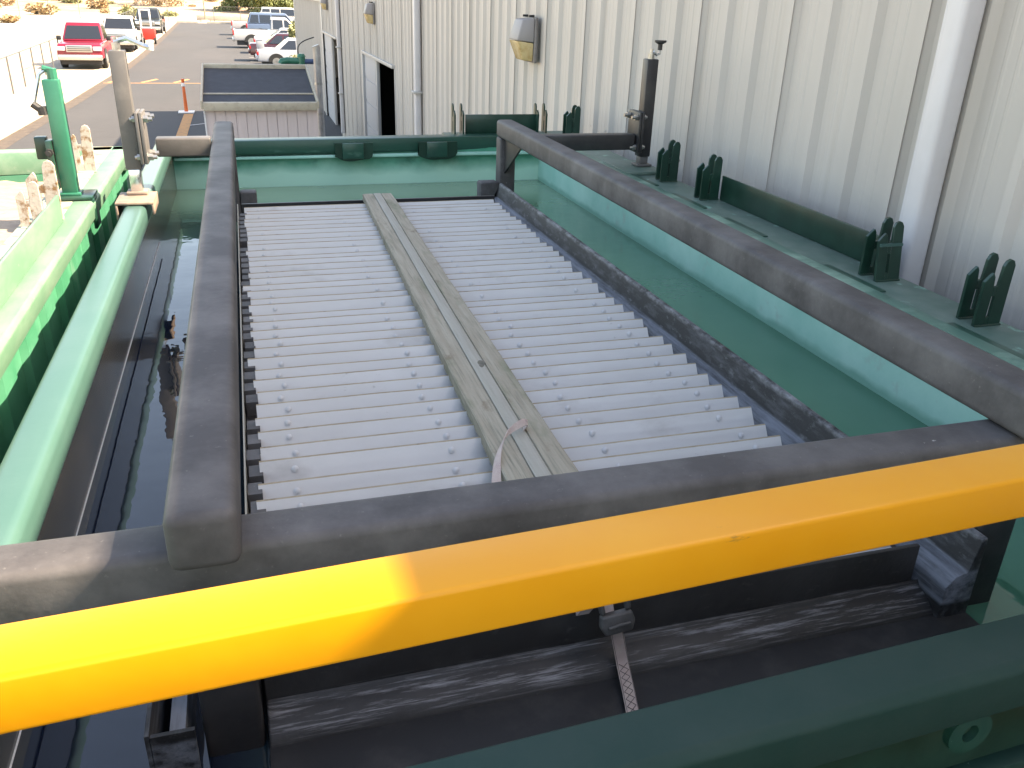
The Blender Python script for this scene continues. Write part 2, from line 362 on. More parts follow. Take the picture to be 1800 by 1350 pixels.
box2(bm, (WX+.06, D1[0], DH+.1), (WX+.16, D1[1], EAVE)); box2(bm, (WX+.06, D2[0], DH+.1), (WX+.16, YJ, EAVE)); box2(bm, (WX+.06, YJ, DH+.1), (WX+.16, D2[1], EAVE2))
obj('wall', bm, trimm, bld)
bm = BM(); prism(bm, [(WX-.08, -8.4, EAVE), (WX-.08, YJ+.1, EAVE), (WX+12, YJ+.1, EAVE+1.0), (WX+12, -8.4, EAVE+1.0)], (0, 0, .12))
prism(bm, [(WX-.08, YJ+.11, EAVE2), (WX-.08, YE+.1, EAVE2), (WX+12, YE+.1, EAVE2+.9), (WX+12, YJ+.11, EAVE2+.9)], (0, 0, .12)); obj('roof', bm, trimm, bld)
bm = BM(); box2(bm, (WX, YE, 0), (WX+12, YE+.1, EAVE2)); box2(bm, (WX+.1, YJ, EAVE2), (WX+12, YJ+.1, EAVE+.9)); box2(bm, (WX, -8.4, 0), (WX+12, -8.3, EAVE)); box2(bm, (WX+11.9, -8.3, 0), (WX+12, YE, EAVE2)); obj('end_wall', bm, wallm, bld)
bm = BM(); box2(bm, (WX+.165, -8.2, .02), (WX+.2, D1[0], EAVE-.1)); box2(bm, (WX+1.5, D1[0]-.5, 0), (WX+1.6, D1[1]+3, DH+1)); box2(bm, (WX+.2, D1[0]-.2, .01), (WX+1.5, D1[1]+.2, .03)); box2(bm, (WX+.21, D1[1]+.2, .04), (WX+1.5, D1[1]+.3, DH+1)); box2(bm, (WX+1.5, D2[0], 0), (WX+1.6, D2[1]+.2, DH+1)); box2(bm, (WX+.2, D2[0]-.2, .01), (WX+1.5, D2[1]+.2, .03)); obj('dark_interior', bm, darkroom, bld)
for (a, b), shut in ((D1, .40), (D2, .55)):
    bm = BM(); box2(bm, (WX-.012, a-.05, 0), (WX+.05, a, DH+.04)); box2(bm, (WX-.04, b, 0), (WX+.1, b+.06, DH+.04)); box2(bm, (WX-.06, a-.05, DH), (WX+.1, b+.06, DH+.06)); obj('door_frame', bm, trimm, bld, .006)
    bm = BM(); y0 = b-(b-a)*shut; box2(bm, (WX+.02, y0, 0), (WX+.058, b, DH-.01))
    for k in range(5): box2(bm, (WX+.008, y0+.02, .1+k*.48), (WX+.019, b-.02, .52+k*.48))
    obj('sliding_door', bm, doorm, bld, smooth=False)
    bm = BM(); box2(bm, (WX+.01, y0-.13, 0), (WX+.075, y0-.005, DH-.01)); obj('door_post', bm, trimm, bld, .004)
bm = BM(); box2(bm, (WX-.05, YE-.22, 0), (WX-.002, YE+.11, EAVE2)); obj('corner_trim', bm, trimm, bld, .006)
bm = BM(); box2(bm, (WX-.045, YJ+.35, 0), (WX-.036, YJ+.75, EAVE2)); obj('corner_trim', bm, trimm, bld, .003)
for yy, wd in ((2.73, .10), (13.2, .11), (23.9, .11)):
    bm = BM()
    box2(bm, (WX-.14, yy-wd/2, .2), (WX-.04, yy+wd/2, EAVE)); d = obj('downspout', bm, whitepipe, bld, .022, 3)
    bm = BM(); box2(bm, (WX-.06, yy+wd/2+.001, .2), (WX-.036, yy+wd/2+.085, EAVE)); obj('flashing_strip', bm, whitepipe, d, .005)
    bm = BM()
    for zz in (1.2, 2.33, 4.3): box2(bm, (WX-.17, yy-wd/2-.05, zz), (WX-.035, yy+wd/2+.05, zz+.03))
    if yy > 5: obj('pipe_strap', bm, trimm, d, .004)
    else: bm.free()

# wall lamps
def wall_lamp(y, z, label):
    t = thing('wall_lamp', label, 'wall lamp', (WX-.03, y, z), 'lamps on the metal wall')
    X = WX-.034; h = .19; wd = .17
    bm = BM(); box2(bm, (X-.03, y-wd, z-h), (X, y+wd, z+h)); obj('back_plate', bm, lampm, t, .01)
    bm = BM()   # sloping hood
    def fr(zz, d, ww): return [(X-d, y-ww, zz), (X-d, y+ww, zz)]
    A = [(X-.031, y-wd+.01, z+h-.01), (X-.031, y+wd-.01, z+h-.01), (X-.13, y+wd-.05, z+h-.02), (X-.13, y-wd+.05, z+h-.02)]
    B = [(X-.031, y-wd+.01, z-.02), (X-.031, y+wd-.01, z-.02), (X-.185, y+wd-.03, z-.0), (X-.185, y-wd+.03, z-.0)]
    va = [bm.verts.new(p) for p in A]; vb = [bm.verts.new(p) for p in B]
    for i in range(4): bm.faces.new((va[i], va[(i+1) % 4], vb[(i+1) % 4], vb[i]))
    bm.faces.new(va); bm.faces.new(vb[::-1]); obj('hood', bm, lamptop, t, .012)
    bm = BM()
    A = [(X-.032, y-wd+.015, z-.022), (X-.032, y+wd-.015, z-.022), (X-.18, y+wd-.035, z-.006), (X-.18, y-wd+.035, z-.006)]
    B = [(X-.032, y-wd+.03, z-h+.01), (X-.032, y+wd-.03, z-h+.01), (X-.12, y+wd-.07, z-h+.02), (X-.12, y-wd+.07, z-h+.02)]
    va = [bm.verts.new(p) for p in A]; vb = [bm.verts.new(p) for p in B]
    for i in range(4): bm.faces.new((va[i], va[(i+1) % 4], vb[(i+1) % 4], vb[i]))
    bm.faces.new(va); bm.faces.new(vb[::-1]); obj('lens', bm, lens, t, .012)
    bm = BM()
    for s in (-.09, .09): box(bm, (X-.04, y+s, z+h+.008), (.05, .02, .02))
    obj('latch', bm, blackpl, t, .004)
    return t
wall_lamp(7.93, 3.34, 'big boxy wall lamp with an amber stained lens on the ribbed wall nearest the tank')
wall_lamp(17.9, 3.30, 'boxy wall lamp above the open dark doorway of the metal building')
wall_lamp(27.2, 3.34, 'small distant wall lamp above the farther closed doorway near the building corner')

# ------------------------------------------------------------------ the green tank
ZR, ZW = 2.77, 2.45
XL, XR, YN, YF = -.475, 2.066, .86, 6.12
tank = thing('settling_tank', 'large open-top green steel tank full of murky water holding the black frame', 'tank', (.8, 3.5, 0))
bm = BM(); box2(bm, (XL-.012, YN-.02, .35), (XL, YF+.02, 2.70)); obj('side_wall', bm, dirtywall, tank)
bm = BM(); box2(bm, (XR, YN-.02, .35), (XR+.012, YF+.02, 2.765)); obj('side_wall', bm, mintright, tank)
bm = BM(); box2(bm, (XL, YF, .35), (XR, YF+.012, 2.69)); obj('end_wall', bm, mint, tank)
bm = BM(); box2(bm, (XL, YN-.012, .35), (XR, YN, 2.70)); obj('end_wall', bm, dkgreen, tank)
bm = BM(); box2(bm, (XL, YN, .35), (XR, YF, .362)); obj('floor_plate', bm, dkgreen, tank)
# left rim: big rounded tube with a skirt
bm = BM(); box2(bm, (-.568, YN-.1, 2.672), (-.470, YF+.13, 2.772)); obj('rim', bm, mintrim, tank, .024, 4)
bm = BM(); tube(bm, [(-.4735, YN+.1, 2.505), (-.4735, 4.6, 2.495)], .0018, 6); obj('weld_seam', bm, whitepl, tank)
# far rim channel and its ledge, thin dark patches behind the lug tabs
bm = BM(); prism(bm, [(XL-.09, 6.03, ZR), (XL-.09, 6.03, 2.685), (XL-.09, 6.045, 2.672), (XL-.09, 6.12, 2.672), (XL-.09, 6.16, ZR)], (2.75, .11, 0)); obj('rim', bm, midgreen, tank, .006)
bm = BM(); box2(bm, (XL+.01, 6.07, 2.645), (XR, 6.119, 2.664)); obj('rim_lip', bm, mintright, tank, .004)
for xx, ww, a in ((.70, .10, 0), (1.285, .11, .01)):
    bm = BM(); n = 14; pts = []
    for k in range(n+1):
        an = PI + PI*k/n; pts.append((xx+(ww+.03)*math.cos(an)+random.uniform(-.006, .006), 6.035, 2.672+.045*math.sin(an)+random.uniform(-.005, .005)))
    pts = [(xx-ww-.03, 6.035, 2.75)] + pts + [(xx+ww+.03, 6.035, 2.75)]
    prism(bm, pts, (0, -.006, 0)); lug = obj('lug_patch', bm, dkgreen, tank, smooth=False)
    bm = BM(); box2(bm, (xx-.08, 6.012, 2.645), (xx+.065, 6.026, 2.75)); obj('lug_tab', bm, midgreen, lug, .004)
lipmat = mat('rim_lip_paint', (.06, .15, .115), .45, noise=[((.17, .30, .23), 3.0, .50, .64, (1, 1.5, 1)), ((.03, .09, .065), 5, .6, .7, U)])
# right rim: top lip, recessed ledge, outer angle
bm = BM(); box2(bm, (XR-.012, YN-.1, 2.768), (XR+.05, YF+.05, 2.780)); obj('rim_lip', bm, lipmat, tank, .005)
bm = BM(); box2(bm, (XR+.051, YN-.1, 2.752), (2.345, YF+.25, 2.766)); obj('rim', bm, ledge, tank, .004)
bm = BM(); box2(bm, (2.333, YN-.1, 2.55), (2.345, YF+.25, 2.7515)); obj('rim_skirt', bm, dkgreen, tank)
for yy in (1.75, 2.42, 3.2, 3.75, 4.3):
    bm = BM(); box2(bm, (XR+.045, yy, 2.7655), (XR+.095, yy+.34, 2.772)); obj('stiffener', bm, mat('stiffener_paint', (.018, .07, .05), .4), tank, .002)
# near rim
bm = BM(); y0 = .788; prism(bm, [(XL-.09, y0, ZR), (XL-.09, y0-.088, ZR), (XL-.09, y0-.102, 2.757), (XL-.09, y0-.102, 2.675), (XL-.09, y0, 2.675)], (2.95, .111, 0)); obj('rim', bm, nearrim, tank, .006, 3)
bm = BM(); prism(bm, [(XL-.09, y0-.010, 2.6745), (XL-.09, y0-.085, 2.6745), (XL-.09, y0-.085, 2.655), (XL-.09, y0-.010, 2.655)], (2.95, .111, 0)); obj('rim_web', bm, dkgreen, tank)
bm = BM(); prism(bm, [(XL-.09, y0-.13, 2.585), (XL-.09, y0-.10, 2.585), (XL-.09, y0-.10, 2.56), (XL-.09, y0-.13, 2.56)], (2.95, .111, 0)); obj('lower_flange', bm, nearrim, tank, .004)
# lifting eye under the near rim
bm = BM(); n = 20; ey = .755; _e = at(1706, 1290, y=ey); cx, cz = _e.x, _e.z
o_ = [bm.verts.new((cx+.042*math.cos(2*PI*k/n), ey, cz+.042*math.sin(2*PI*k/n))) for k in range(n)]
i_ = [bm.verts.new((cx+.016*math.cos(2*PI*k/n), ey, cz+.018*math.sin(2*PI*k/n))) for k in range(n)]
o2 = [bm.verts.new(v.co+Vector((0, .014, 0))) for v in o_]; i2 = [bm.verts.new(v.co+Vector((0, .014, 0))) for v in i_]
for k in range(n):
    j = (k+1) % n
    bm.faces.new((o_[k], o_[j], i_[j], i_[k])); bm.faces.new((o2[j], o2[k], i2[k], i2[j])); bm.faces.new((o_[j], o_[k], o2[k], o2[j])); bm.faces.new((i_[k], i_[j], i2[j], i2[k]))
obj('lifting_eye', bm, dkgreen, tank)
# water
bm = BM(); g = 40
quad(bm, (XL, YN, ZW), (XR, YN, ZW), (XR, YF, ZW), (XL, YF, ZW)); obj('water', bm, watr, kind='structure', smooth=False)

# fork shaped hook plates
def hookmesh(m):
    """fork plate in the XZ plane: two prongs of unequal height, slot below"""
    W, H, T = .105, .22, .012
    bm = BM()
    out = [(0, 0), (W, 0), (W, .13), (W, H-.02), (W-.008, H-.005), (W-.020, H), (W-.034, H-.006), (W-.042, H-.022), (W-.046, .135), (W-.056, .128), (W-.064, .135),
           (W-.068, H-.055), (W-.076, H-.042), (W-.088, H-.052), (0, .15)]
    slot = [(.040, .03), (.054, .03), (.056, .10), (.042, .10)]
    # left strip, right strip, bottom, middle: a plate with a real slot
    prism(bm, [(x, 0, z) for x, z in ((0, 0), (.040, 0), (.042, .105), (.041, .13), (W-.068, H-.055), (W-.076, H-.042), (W-.088, H-.052), (0, .15))], (0, T, 0))
    prism(bm, [(x, 0, z) for x, z in ((.0545, 0), (W, 0), (W, H-.02), (W-.008, H-.005), (W-.020, H), (W-.034, H-.006), (W-.042, H-.022), (W-.046, .135), (.0545, .105))], (0, T, 0))
    prism(bm, [(x, 0.0005, z) for x, z in ((.0402, 0), (.0543, 0), (.0543, .03), (.0402, .03))], (0, T-.001, 0))
    prism(bm, [(x, 0.0005, z) for x, z in ((.0415, .1), (.0543, .1), (W-.047, .133), (.0415, .129))], (0, T-.001, 0))
    bmesh.ops.recalc_face_normals(bm, faces=bm.faces)
    es = [e for e in bm.edges if len(e.link_faces) == 2 and e.calc_face_angle(0) > .9]
    bmesh.ops.bevel(bm, geom=es, offset=.0015, segments=1, affect='EDGES', clamp_overlap=True)
    tube(bm, [(0, -.001, .001), (.03, -.002, .001), (.07, -.0005, .001), (W, -.0015, .001)], .0045, 6)
    me = bpy.data.meshes.new('hook_plate'); bm.to_mesh(me); bm.free(); me.materials.append(m); return me
HK = hookmesh(dkgreen)
for (x, y) in ((2.215, 4.40), (2.225, 4.475), (2.215, 3.93), (2.222, 4.0), (2.205, 2.05), (2.212, 2.125), (2.20, 2.62), (2.235, 6.02), (2.24, 6.10)):
    inst('hook_plate', HK, (x, y, 2.767), tank)
# one bent bracket: folded plate with slot
o = inst('hook_plate', HK, (2.205, 2.535, 2.767), tank, (-.16, 0, 0)); o['label'] = 'folded green hook plate tilted backwards'
bm = BM(); box2(bm, (2.208, 2.548, 2.895), (2.306, 2.562, 2.905)); obj('hook_fold', bm, mintrim, tank)
for (x, y) in ((1.462, 6.28), (1.525, 6.28), (2.095, 6.28), (2.16, 6.28)): inst('hook_plate', HK, (x, y-.05, 2.755), tank, (0, 0, PI/2))
for i, (a, b) in enumerate((((2.322, 2.60, 2.767), (2.332, 3.92, 2.893)), ((2.322, 4.6, 2.767), (2.332, 4.63, 2.80)))):
    if i: continue
    bm = BM(); box2(bm, a, b); obj('splash_plate', bm, dkgreen, tank, .003)
bm = BM(); box2(bm, (1.545, 6.28, 2.755), (2.09, 6.292, 2.90)); obj('splash_plate', bm, dkgreen, tank, .003)
bm = BM(); box2(bm, (1.40, 6.17, 2.745), (2.345, 6.42, 2.757)); obj('rim_shelf', bm, midgreen, tank, .003)
bm = BM(); box2(bm, (2.10, 3.55, 2.767), (2.32, 3.58, 2.769)); bm.free()
# outer body below
bm = BM(); box2(bm, (XL-.08, YN-.1, .3), (XL-.02, YF+.1, 2.66)); obj('outer_wall', bm, leftpaint, tank)

# ------------------------------------------------------------------ black frame
fr = thing('lifting_frame', 'heavy black square tube frame standing in the water around the slatted pack', 'frame', (.7, 3.2, 2.4))
def bar(name, a, b, wdt, hgt, m, parent, bev=.012, roll=0):
    """square tube along a->b, a,b = centres"""
    a, b = Vector(a), Vector(b); d = b-a; bm = BM()
    R = d.to_track_quat('Y', 'Z').to_matrix()
    box(bm, (a+b)/2, (wdt, d.length, hgt), R); return obj(name, bm, m, parent, bev, 3)
bar('rail', (-.1165, 1.125, 2.95), (-.117, 5.29, 2.95), .105, .1, black, fr, .018)
bar('rail', (1.517, 1.13, 2.95), (1.545, 5.27, 2.95), .105, .1, black, fr, .018)
bar('crossbar', (-1.2, 1.235, 2.85), (2.6, 1.235, 2.85), .1, .098, black, fr, .016)
bar('arm', (-.17, 4.60, 2.972), (-.425, 4.60, 2.972), .085, .088, mat('arm_paint', (.075, .07, .066), .5, noise=[((.11, .10, .095), 9, .45, .75, U)], bump=.1), fr, .008)
bar('arm', (1.595, 4.77, 2.935), (2.19, 4.77, 2.935), .085, .088, black2, fr, .008)
for x, y in ((-.117, 1.25), (1.515, 1.25)): bar('leg', (x, y, 2.8), (x, y, 1.2), .1, .1, black2, fr, .01)
for x, y in ((-.117, 5.22), (1.543, 5.215)): bar('leg', (x, y, 2.899), (x, y, 1.2), .1, .1, black, fr, .01)
bm = BM(); prism(bm, [(1.52, 5.162, 2.898), (1.52, 4.83, 2.898), (1.52, 5.162, 2.69)], (.012, 0, 0)); obj('gusset', bm, black2, fr)
bm = BM(); prism(bm, [(-.12, 5.168, 2.898), (-.12, 4.83, 2.898), (-.12, 5.168, 2.69)], (.012, 0, 0)); obj('gusset', bm, black2, fr)
bm = BM(); box2(bm, (-.066, 5.17, 2.30), (.028, 5.27, 2.615)); obj('end_block', bm, black, fr, .012)
bm = BM(); box2(bm, (1.372, 5.17, 2.30), (1.492, 5.27, 2.632)); obj('end_block', bm, black, fr, .012)
# left side channel with its open box end
bm = BM(); box2(bm, (-.245, 1.12, 2.40), (-.238, 5.2, 2.605)); box2(bm, (-.237, 1.12, 2.40), (-.169, 1.128, 2.60)); box2(bm, (-.215, 1.13, 2.45), (-.19, 5.2, 2.56)); obj('side_channel', bm, saltside, fr)

# ------------------------------------------------------------------ slatted pack
pk = thing('plate_pack', 'pale grey slatted plate pack in a black steel tray scaled with white salt', 'plate pack', (.65, 3.0, 2.3))
bm = BM(); box2(bm, (-.082, 1.285, 2.25), (-.078, 4.95, 2.60)); obj('tray_edge', bm, slatgap if False else wood2, pk)
bm = BM(); box2(bm, (-.075, 1.30, 2.20), (1.385, 4.93, 2.545)); obj('tray_floor', bm, black2, pk)
# right channel: sloping ledge and outer wall
bm = BM(); prism(bm, [(1.380, 1.17, 2.545), (1.402, 1.17, 2.57), (1.43, 1.17, 2.578), (1.445, 1.17, 2.66), (1.46, 1.17, 2.664), (1.462, 1.17, 2.25), (1.380, 1.17, 2.25)], (0, 3.83, 0)); obj('side_channel', bm, saltside, pk, .004)
# front plate with a stepped, salt crusted ledge
bm = BM(); prism(bm, [(-.06, 1.25, 2.606), (-.06, 1.262, 2.606), (-.06, 1.262, 2.2), (-.06, 1.25, 2.2)], (1.425, 0, 0)); obj('front_plate', bm, saltfront, pk, .003)
bm = BM(); prism(bm, [(-.06, 1.249, 2.515), (-.06, 1.249, 2.2), (-.06, 1.172, 2.2), (-.06, 1.174, 2.44), (-.06, 1.185, 2.468), (-.06, 1.21, 2.49), (-.06, 1.238, 2.50)], (1.52, 0, 0)); obj('front_ledge', bm, saltfront, pk, .005, 3)
bm = BM(); box2(bm, (-.06, .93, 2.2), (1.46, 1.19, 2.462)); obj('front_dark_slab', bm, mat('slab_black', (.010, .010, .011), .6, noise=[((.03, .028, .027), 9, .5, .75, U)], bump=.2), pk)  # dark slab added over the water for the front plate's black reflection
bm = BM(); box2(bm, (-.06, 4.94, 2.2), (1.40, 4.955, 2.60)); obj('back_plate', bm, black2, pk)
PITCH = .0865
INC = rad(56)                                            # the plates lean back, seen from their lower side up
DN = Vector((0, -math.cos(INC), -math.sin(INC)))         # down the face
NM = Vector((0, -math.sin(INC), math.cos(INC)))          # out of the face, towards the near end
ZT = 2.6115
edgem = mat('slat_cut_edge', (.27, .215, .145), .8, noise=[((.36, .31, .23), 14, .4, .7, U), ((.13, .10, .07), 30, .6, .75, U)])
def slatmesh(seed):
    """leaning fibreglass plate, 1.41 m wide: smooth face, beige sawn top edge"""
    rnd = random.Random(seed); bm = BM(); n = 9; Wd = 1.41; T = .0062; rings = []
    for i in range(n):
        x = Wd*i/(n-1); w0 = rnd.uniform(-.0011, .0011); t0 = rnd.uniform(-.0010, .0010)
        sk = -.004 if i == n-1 else (.003 if i == 0 else 0)
        P = [DN*.19+NM*w0, DN*.0045+NM*w0+DN*t0, DN*.0005+DN*t0+NM*(w0-.0022), -NM*T+DN*(t0+.001), -NM*T+DN*.19]
        rings.append([bm.verts.new(Vector((x+sk, 0, 0))+p) for p in P])
    k = len(rings[0]); top = []
    for a, b in zip(rings, rings[1:]):
        for q in range(k):
            f = bm.faces.new((a[q], b[q], b[(q+1) % k], a[(q+1) % k]))
            if q in (1, 2): f.material_index = q  # rear strip of the top edge darkened to paint the gap's shade
    for f in (bm.faces.new(rings[0]), bm.faces.new(rings[-1][::-1])): f.material_index = 0
    bmesh.ops.recalc_face_normals(bm, faces=bm.faces)
    me = bpy.data.meshes.new('slat'); bm.to_mesh(me); bm.free(); me.materials.append(slatm); me.materials.append(edgem); me.materials.append(mat('slat_gap_shade', (.17, .155, .14), .8, noise=[((.12, .10, .08), 18, .5, .75, U)])); return me
SL = [slatmesh(i) for i in range(8)]
bm = BM(); tube(bm, [(0, 0, -.003), (0, 0, .0026)], .0094, 10); tube(bm, [(0, 0, .0026), (0, 0, .0050)], .0082, 10, True, .005)
BO = bpy.data.meshes.new('bolt'); bmesh.ops.recalc_face_normals(bm, faces=bm.faces); bm.to_mesh(BO); bm.free(); BO.materials.append(boltm)
for p in BO.polygons: p.use_smooth = True
try: BO.set_sharp_from_angle(angle=rad(40))
except Exception: pass
bm = BM(); box2(bm, (0, 0, -.05), (.034, .055, 0)); TB = bpy.data.meshes.new('end_tab'); bmesh.ops.recalc_face_normals(bm, faces=bm.faces); bm.to_mesh(TB); bm.free(); TB.materials.append(black)
bm = BM(); box2(bm, (0, .006, -.02), (1.39, .048, 0)); SPM = bpy.data.meshes.new('bounce_strip'); bmesh.ops.recalc_face_normals(bm, faces=bm.faces); bm.to_mesh(SPM); bm.free(); SPM.materials.append(slatm)
rnd = random.Random(5)
yt = 1.3555; k = 0
while yt < 4.88:
    dx = rnd.gauss(0, .005); dz = rnd.uniform(-.0025, .0025); dy = rnd.uniform(-.003, .003)
    if k in (6, 20, 29): dz -= .008
    if k in (7, 21): dz += .004
    if k in (15, 24): dx -= .02
    t = Vector((-.047+dx, yt+dy, ZT+dz)); tilt = rnd.uniform(-.018, .018)
    sl = inst('slat', SL[k % 8], t, pk, (tilt, 0, rnd.uniform(-.0014, .0014)))
    for xb in (.037, .447, .853, 1.262):
        sd_ = .0255+rnd.gauss(0, .0018); p = Vector((xb+rnd.gauss(0, .006), t.y, t.z)) + Matrix.Rotation(tilt, 3, 'X') @ (DN*sd_)
        inst('bolt', BO, p, sl, (PI/2-(PI/2-INC)-0 if False else INC, 0, 0))
    inst('bounce_strip', SPM, (-.04, yt-.0865, ZT-.052), pk)  # hidden pale strip added to bounce light onto the slat faces
    if rnd.random() < .93: inst('end_tab', TB, (-.077+rnd.uniform(0, .008), yt-.03, 2.592), pk)
    yt += PITCH; k += 1

# ------------------------------------------------------------------ plank and strap
pl = thing('wooden_plank', 'weathered grey wooden plank with a pale strip down its middle lying on the slats', 'plank', (.65, 3.2, 2.6))
ZP = 2.638
P0, P1 = Vector((.609, 1.31, 0)), Vector((.692, 4.93, 0))
bm = BM(); n = 26; rows = []
for i in range(n+1):
    t = i/n; c = P0.lerp(P1, t); hw = .0955 - .012*t
    j = [random.uniform(-.0022, .0022) for _ in range(4)]
    rows.append([bm.verts.new((c.x-hw+j[0], c.y, ZP-.038)), bm.verts.new((c.x-hw+j[0], c.y, ZP-.003)), bm.verts.new((c.x-hw+.004+j[0], c.y, ZP)), bm.verts.new((c.x-.026, c.y, ZP+.001)), bm.verts.new((c.x-.0235, c.y, ZP-.004)),
                 bm.verts.new((c.x+.0235, c.y, ZP-.004)), bm.verts.new((c.x+.026, c.y, ZP+.001)), bm.verts.new((c.x+hw-.004+j[1], c.y, ZP)), bm.verts.new((c.x+hw+j[1], c.y, ZP-.003)), bm.verts.new((c.x+hw+j[1], c.y, ZP-.038))])
for a, b in zip(rows, rows[1:]):
    for q in range(10): bm.faces.new((a[q], a[(q+1) % 10], b[(q+1) % 10], b[q]))
bm.faces.new(rows[0]); bm.faces.new(rows[-1][::-1]); obj('board', bm, wood, pl)
bm = BM(); rows = []
for i in range(n+1):
    c = P0.lerp(P1, i/n); e = random.uniform(-.0006, .0006)
    rows.append([bm.verts.new((c.x+s*.0205+e, c.y+.0, ZP+zz)) for s, zz in ((-1, -.0045), (-1, .0008), (-.85, .0022), (.85, .0022), (1, .0008), (1, -.0045))])
for a, b in zip(rows, rows[1:]):
    for q in range(6): bm.faces.new((a[q], a[(q+1) % 6], b[(q+1) % 6], b[q]))
bm.faces.new(rows[0]); bm.faces.new(rows[-1][::-1]); obj('centre_strip', bm, wood2, pl)
kp = at(846, 640, z=ZP); rk = random.Random(3); rr_ = [1+.18*math.sin(2*a)+.12*math.sin(3*a+1)+.06*math.sin(5*a) for a in [2*PI*q/24 for q in range(24)]]
bm = BM(); prism(bm, [(kp.x+.012*rr_[k]*math.cos(2*PI*k/24), kp.y+.026*rr_[k]*math.sin(2*PI*k/24), ZP+.0012) for k in range(24)], (0, 0, .0014)); obj('knot', bm, mat('wood_knot', (.12, .11, .085), .85, noise=[((.05, .045, .035), 50, .48, .7, U), ((.19, .18, .145), 30, .5, .65, U)]), pl)

st = thing('tie_down_strap', 'pinkish webbing strap looped through the plank with a grey plastic ratchet buckle', 'strap', (.55, 1.5, 2.55))
def ribbon(pts, w, nrm, th=.0025):
    """flat webbing along pts; nrm = list of width directions"""
    bm = BM(); rings = []
    for p, d in zip(pts, nrm):
        p = Vector(p); d = Vector(d).normalized(); i = pts.index(tuple(p)) if False else None
        rings.append((p, d))
    vs = []
    for i, (p, d) in enumerate(rings):
        tgt = (rings[min(i+1, len(rings)-1)][0]-rings[max(i-1, 0)][0]).normalized(); up = tgt.cross(d).normalized()*th/2
        vs.append([bm.verts.new(p-d*w/2-up), bm.verts.new(p+d*w/2-up), bm.verts.new(p+d*w/2+up), bm.verts.new(p-d*w/2+up)])
    for a, b in zip(vs, vs[1:]):
        for q in range(4): bm.faces.new((a[q], a[(q+1) % 4], b[(q+1) % 4], b[q]))
    bm.faces.new(vs[0]); bm.faces.new(vs[-1][::-1]); return bm
def smooth_pts(P, n=6):
    out = []
    for i in range(len(P)-1):
        p0, p1, p2, p3 = P[max(i-1, 0)], P[i], P[i+1], P[min(i+2, len(P)-1)]
        for k in range(n):
            t = k/n; out.append(tuple(.5*((2*p1[j])+(-p0[j]+p2[j])*t+(2*p0[j]-5*p1[j]+4*p2[j]-p3[j])*t*t+(-p0[j]+3*p1[j]-3*p2[j]+p3[j])*t**3) for j in range(3)))
    out.append(tuple(P[-1])); return out
lp = smooth_pts([(.640, 1.935, ZP-.004), (.650, 1.925, ZP+.022), (.625, 1.905, ZP+.034), (.575, 1.865, ZP+.030), (.535, 1.80, ZP+.012), (.510, 1.73, ZP-.01), (.500, 1.68, ZP-.026), (.50, 1.58, ZP-.034), (.522, 1.36, ZP-.030), (.548, 1.262, ZP-.012), (.552, 1.242, ZP-.05)])
wd = smooth_pts([(.3, 1, -.1), (.3, 1, 0), (.3, .9, .4), (.5, .75, .5), (.75, .5, .45), (.9, .3, .3), (1, .1, 0), (1, 0, 0), (1, 0, 0), (1, 0, 0), (1, 0, 0)])
obj('webbing', ribbon(lp, .028, wd), web, st)
def onplate(px, py, yy): return at(px, py, y=yy)
bk = [onplate(1062, 1040, 1.215), onplate(1068, 1075, 1.205), onplate(1083, 1108, 1.20), at(1094, 1165, z=2.494), at(1104, 1212, z=2.476), at(1112, 1252, z=2.472), at(1120, 1295, z=2.468)]
lw = smooth_pts([(.552, 1.242, ZP-.05)] + [tuple(v) for v in bk], 4); obj('webbing', ribbon(lw, .026, [(1, 0, 0)]*len(lw)), web, st)
bm = BM()   # zig-zag stitching on the sewn end
for i in range(7):
    t0, t1 = i/7, (i+1)/7
    a = bk[3].lerp(bk[5], t0); b = bk[3].lerp(bk[5], t1)
    s = .009 if i % 2 else -.009
    tube(bm, [a+Vector((s, -.0032, .001)), b+Vector((-s, -.0032, .001))], .0006, 4); tube(bm, [a+Vector((-s, -.0032, .001)), b+Vector((s, -.0032, .001))], .0006, 4)
for s in (-.0115, .0115): tube(bm, [p+Vector((s, -.003, .001)) for p in bk[2:6]], .0006, 4)
obj('stitching', bm, stitch, st)
bc = onplate(1083, 1085, 1.195); bm = BM()
out = [(-.040, .075), (-.031, .02), (-.036, -.012), (-.028, -.030), (.028, -.030), (.036, -.010), (.030, .02), (.036, .075)]
Rb = Matrix.Rotation(rad(-6), 3, 'Y') @ Matrix.Rotation(rad(-14), 3, 'X')
prism(bm, [bc + Rb @ Vector((x, .008, z)) for x, z in ((-.036, -.012), (-.028, -.030), (.028, -.030), (.036, -.010), (.031, .012), (-.032, .012))], Rb @ Vector((0, -.020, 0)))
prism(bm, [bc + Rb @ Vector((x, .006, z)) for x, z in ((-.041, .075), (-.032, .0125), (-.021, .0125), (-.025, .075))], Rb @ Vector((0, -.014, 0)))
prism(bm, [bc + Rb @ Vector((x, .006, z)) for x, z in ((.022, .075), (.019, .0125), (.031, .0125), (.036, .075))], Rb @ Vector((0, -.014, 0)))
obj('buckle', bm, bucklem, st, .005, 3)
bm = BM(); tube(bm, [bc + Rb @ Vector((-.022, -.016, -.012)), bc+Rb @ Vector((0, -.018, -.008)), bc + Rb @ Vector((.022, -.016, -.010))], .0035, 8); obj('buckle_ridge', bm, bucklem, st)

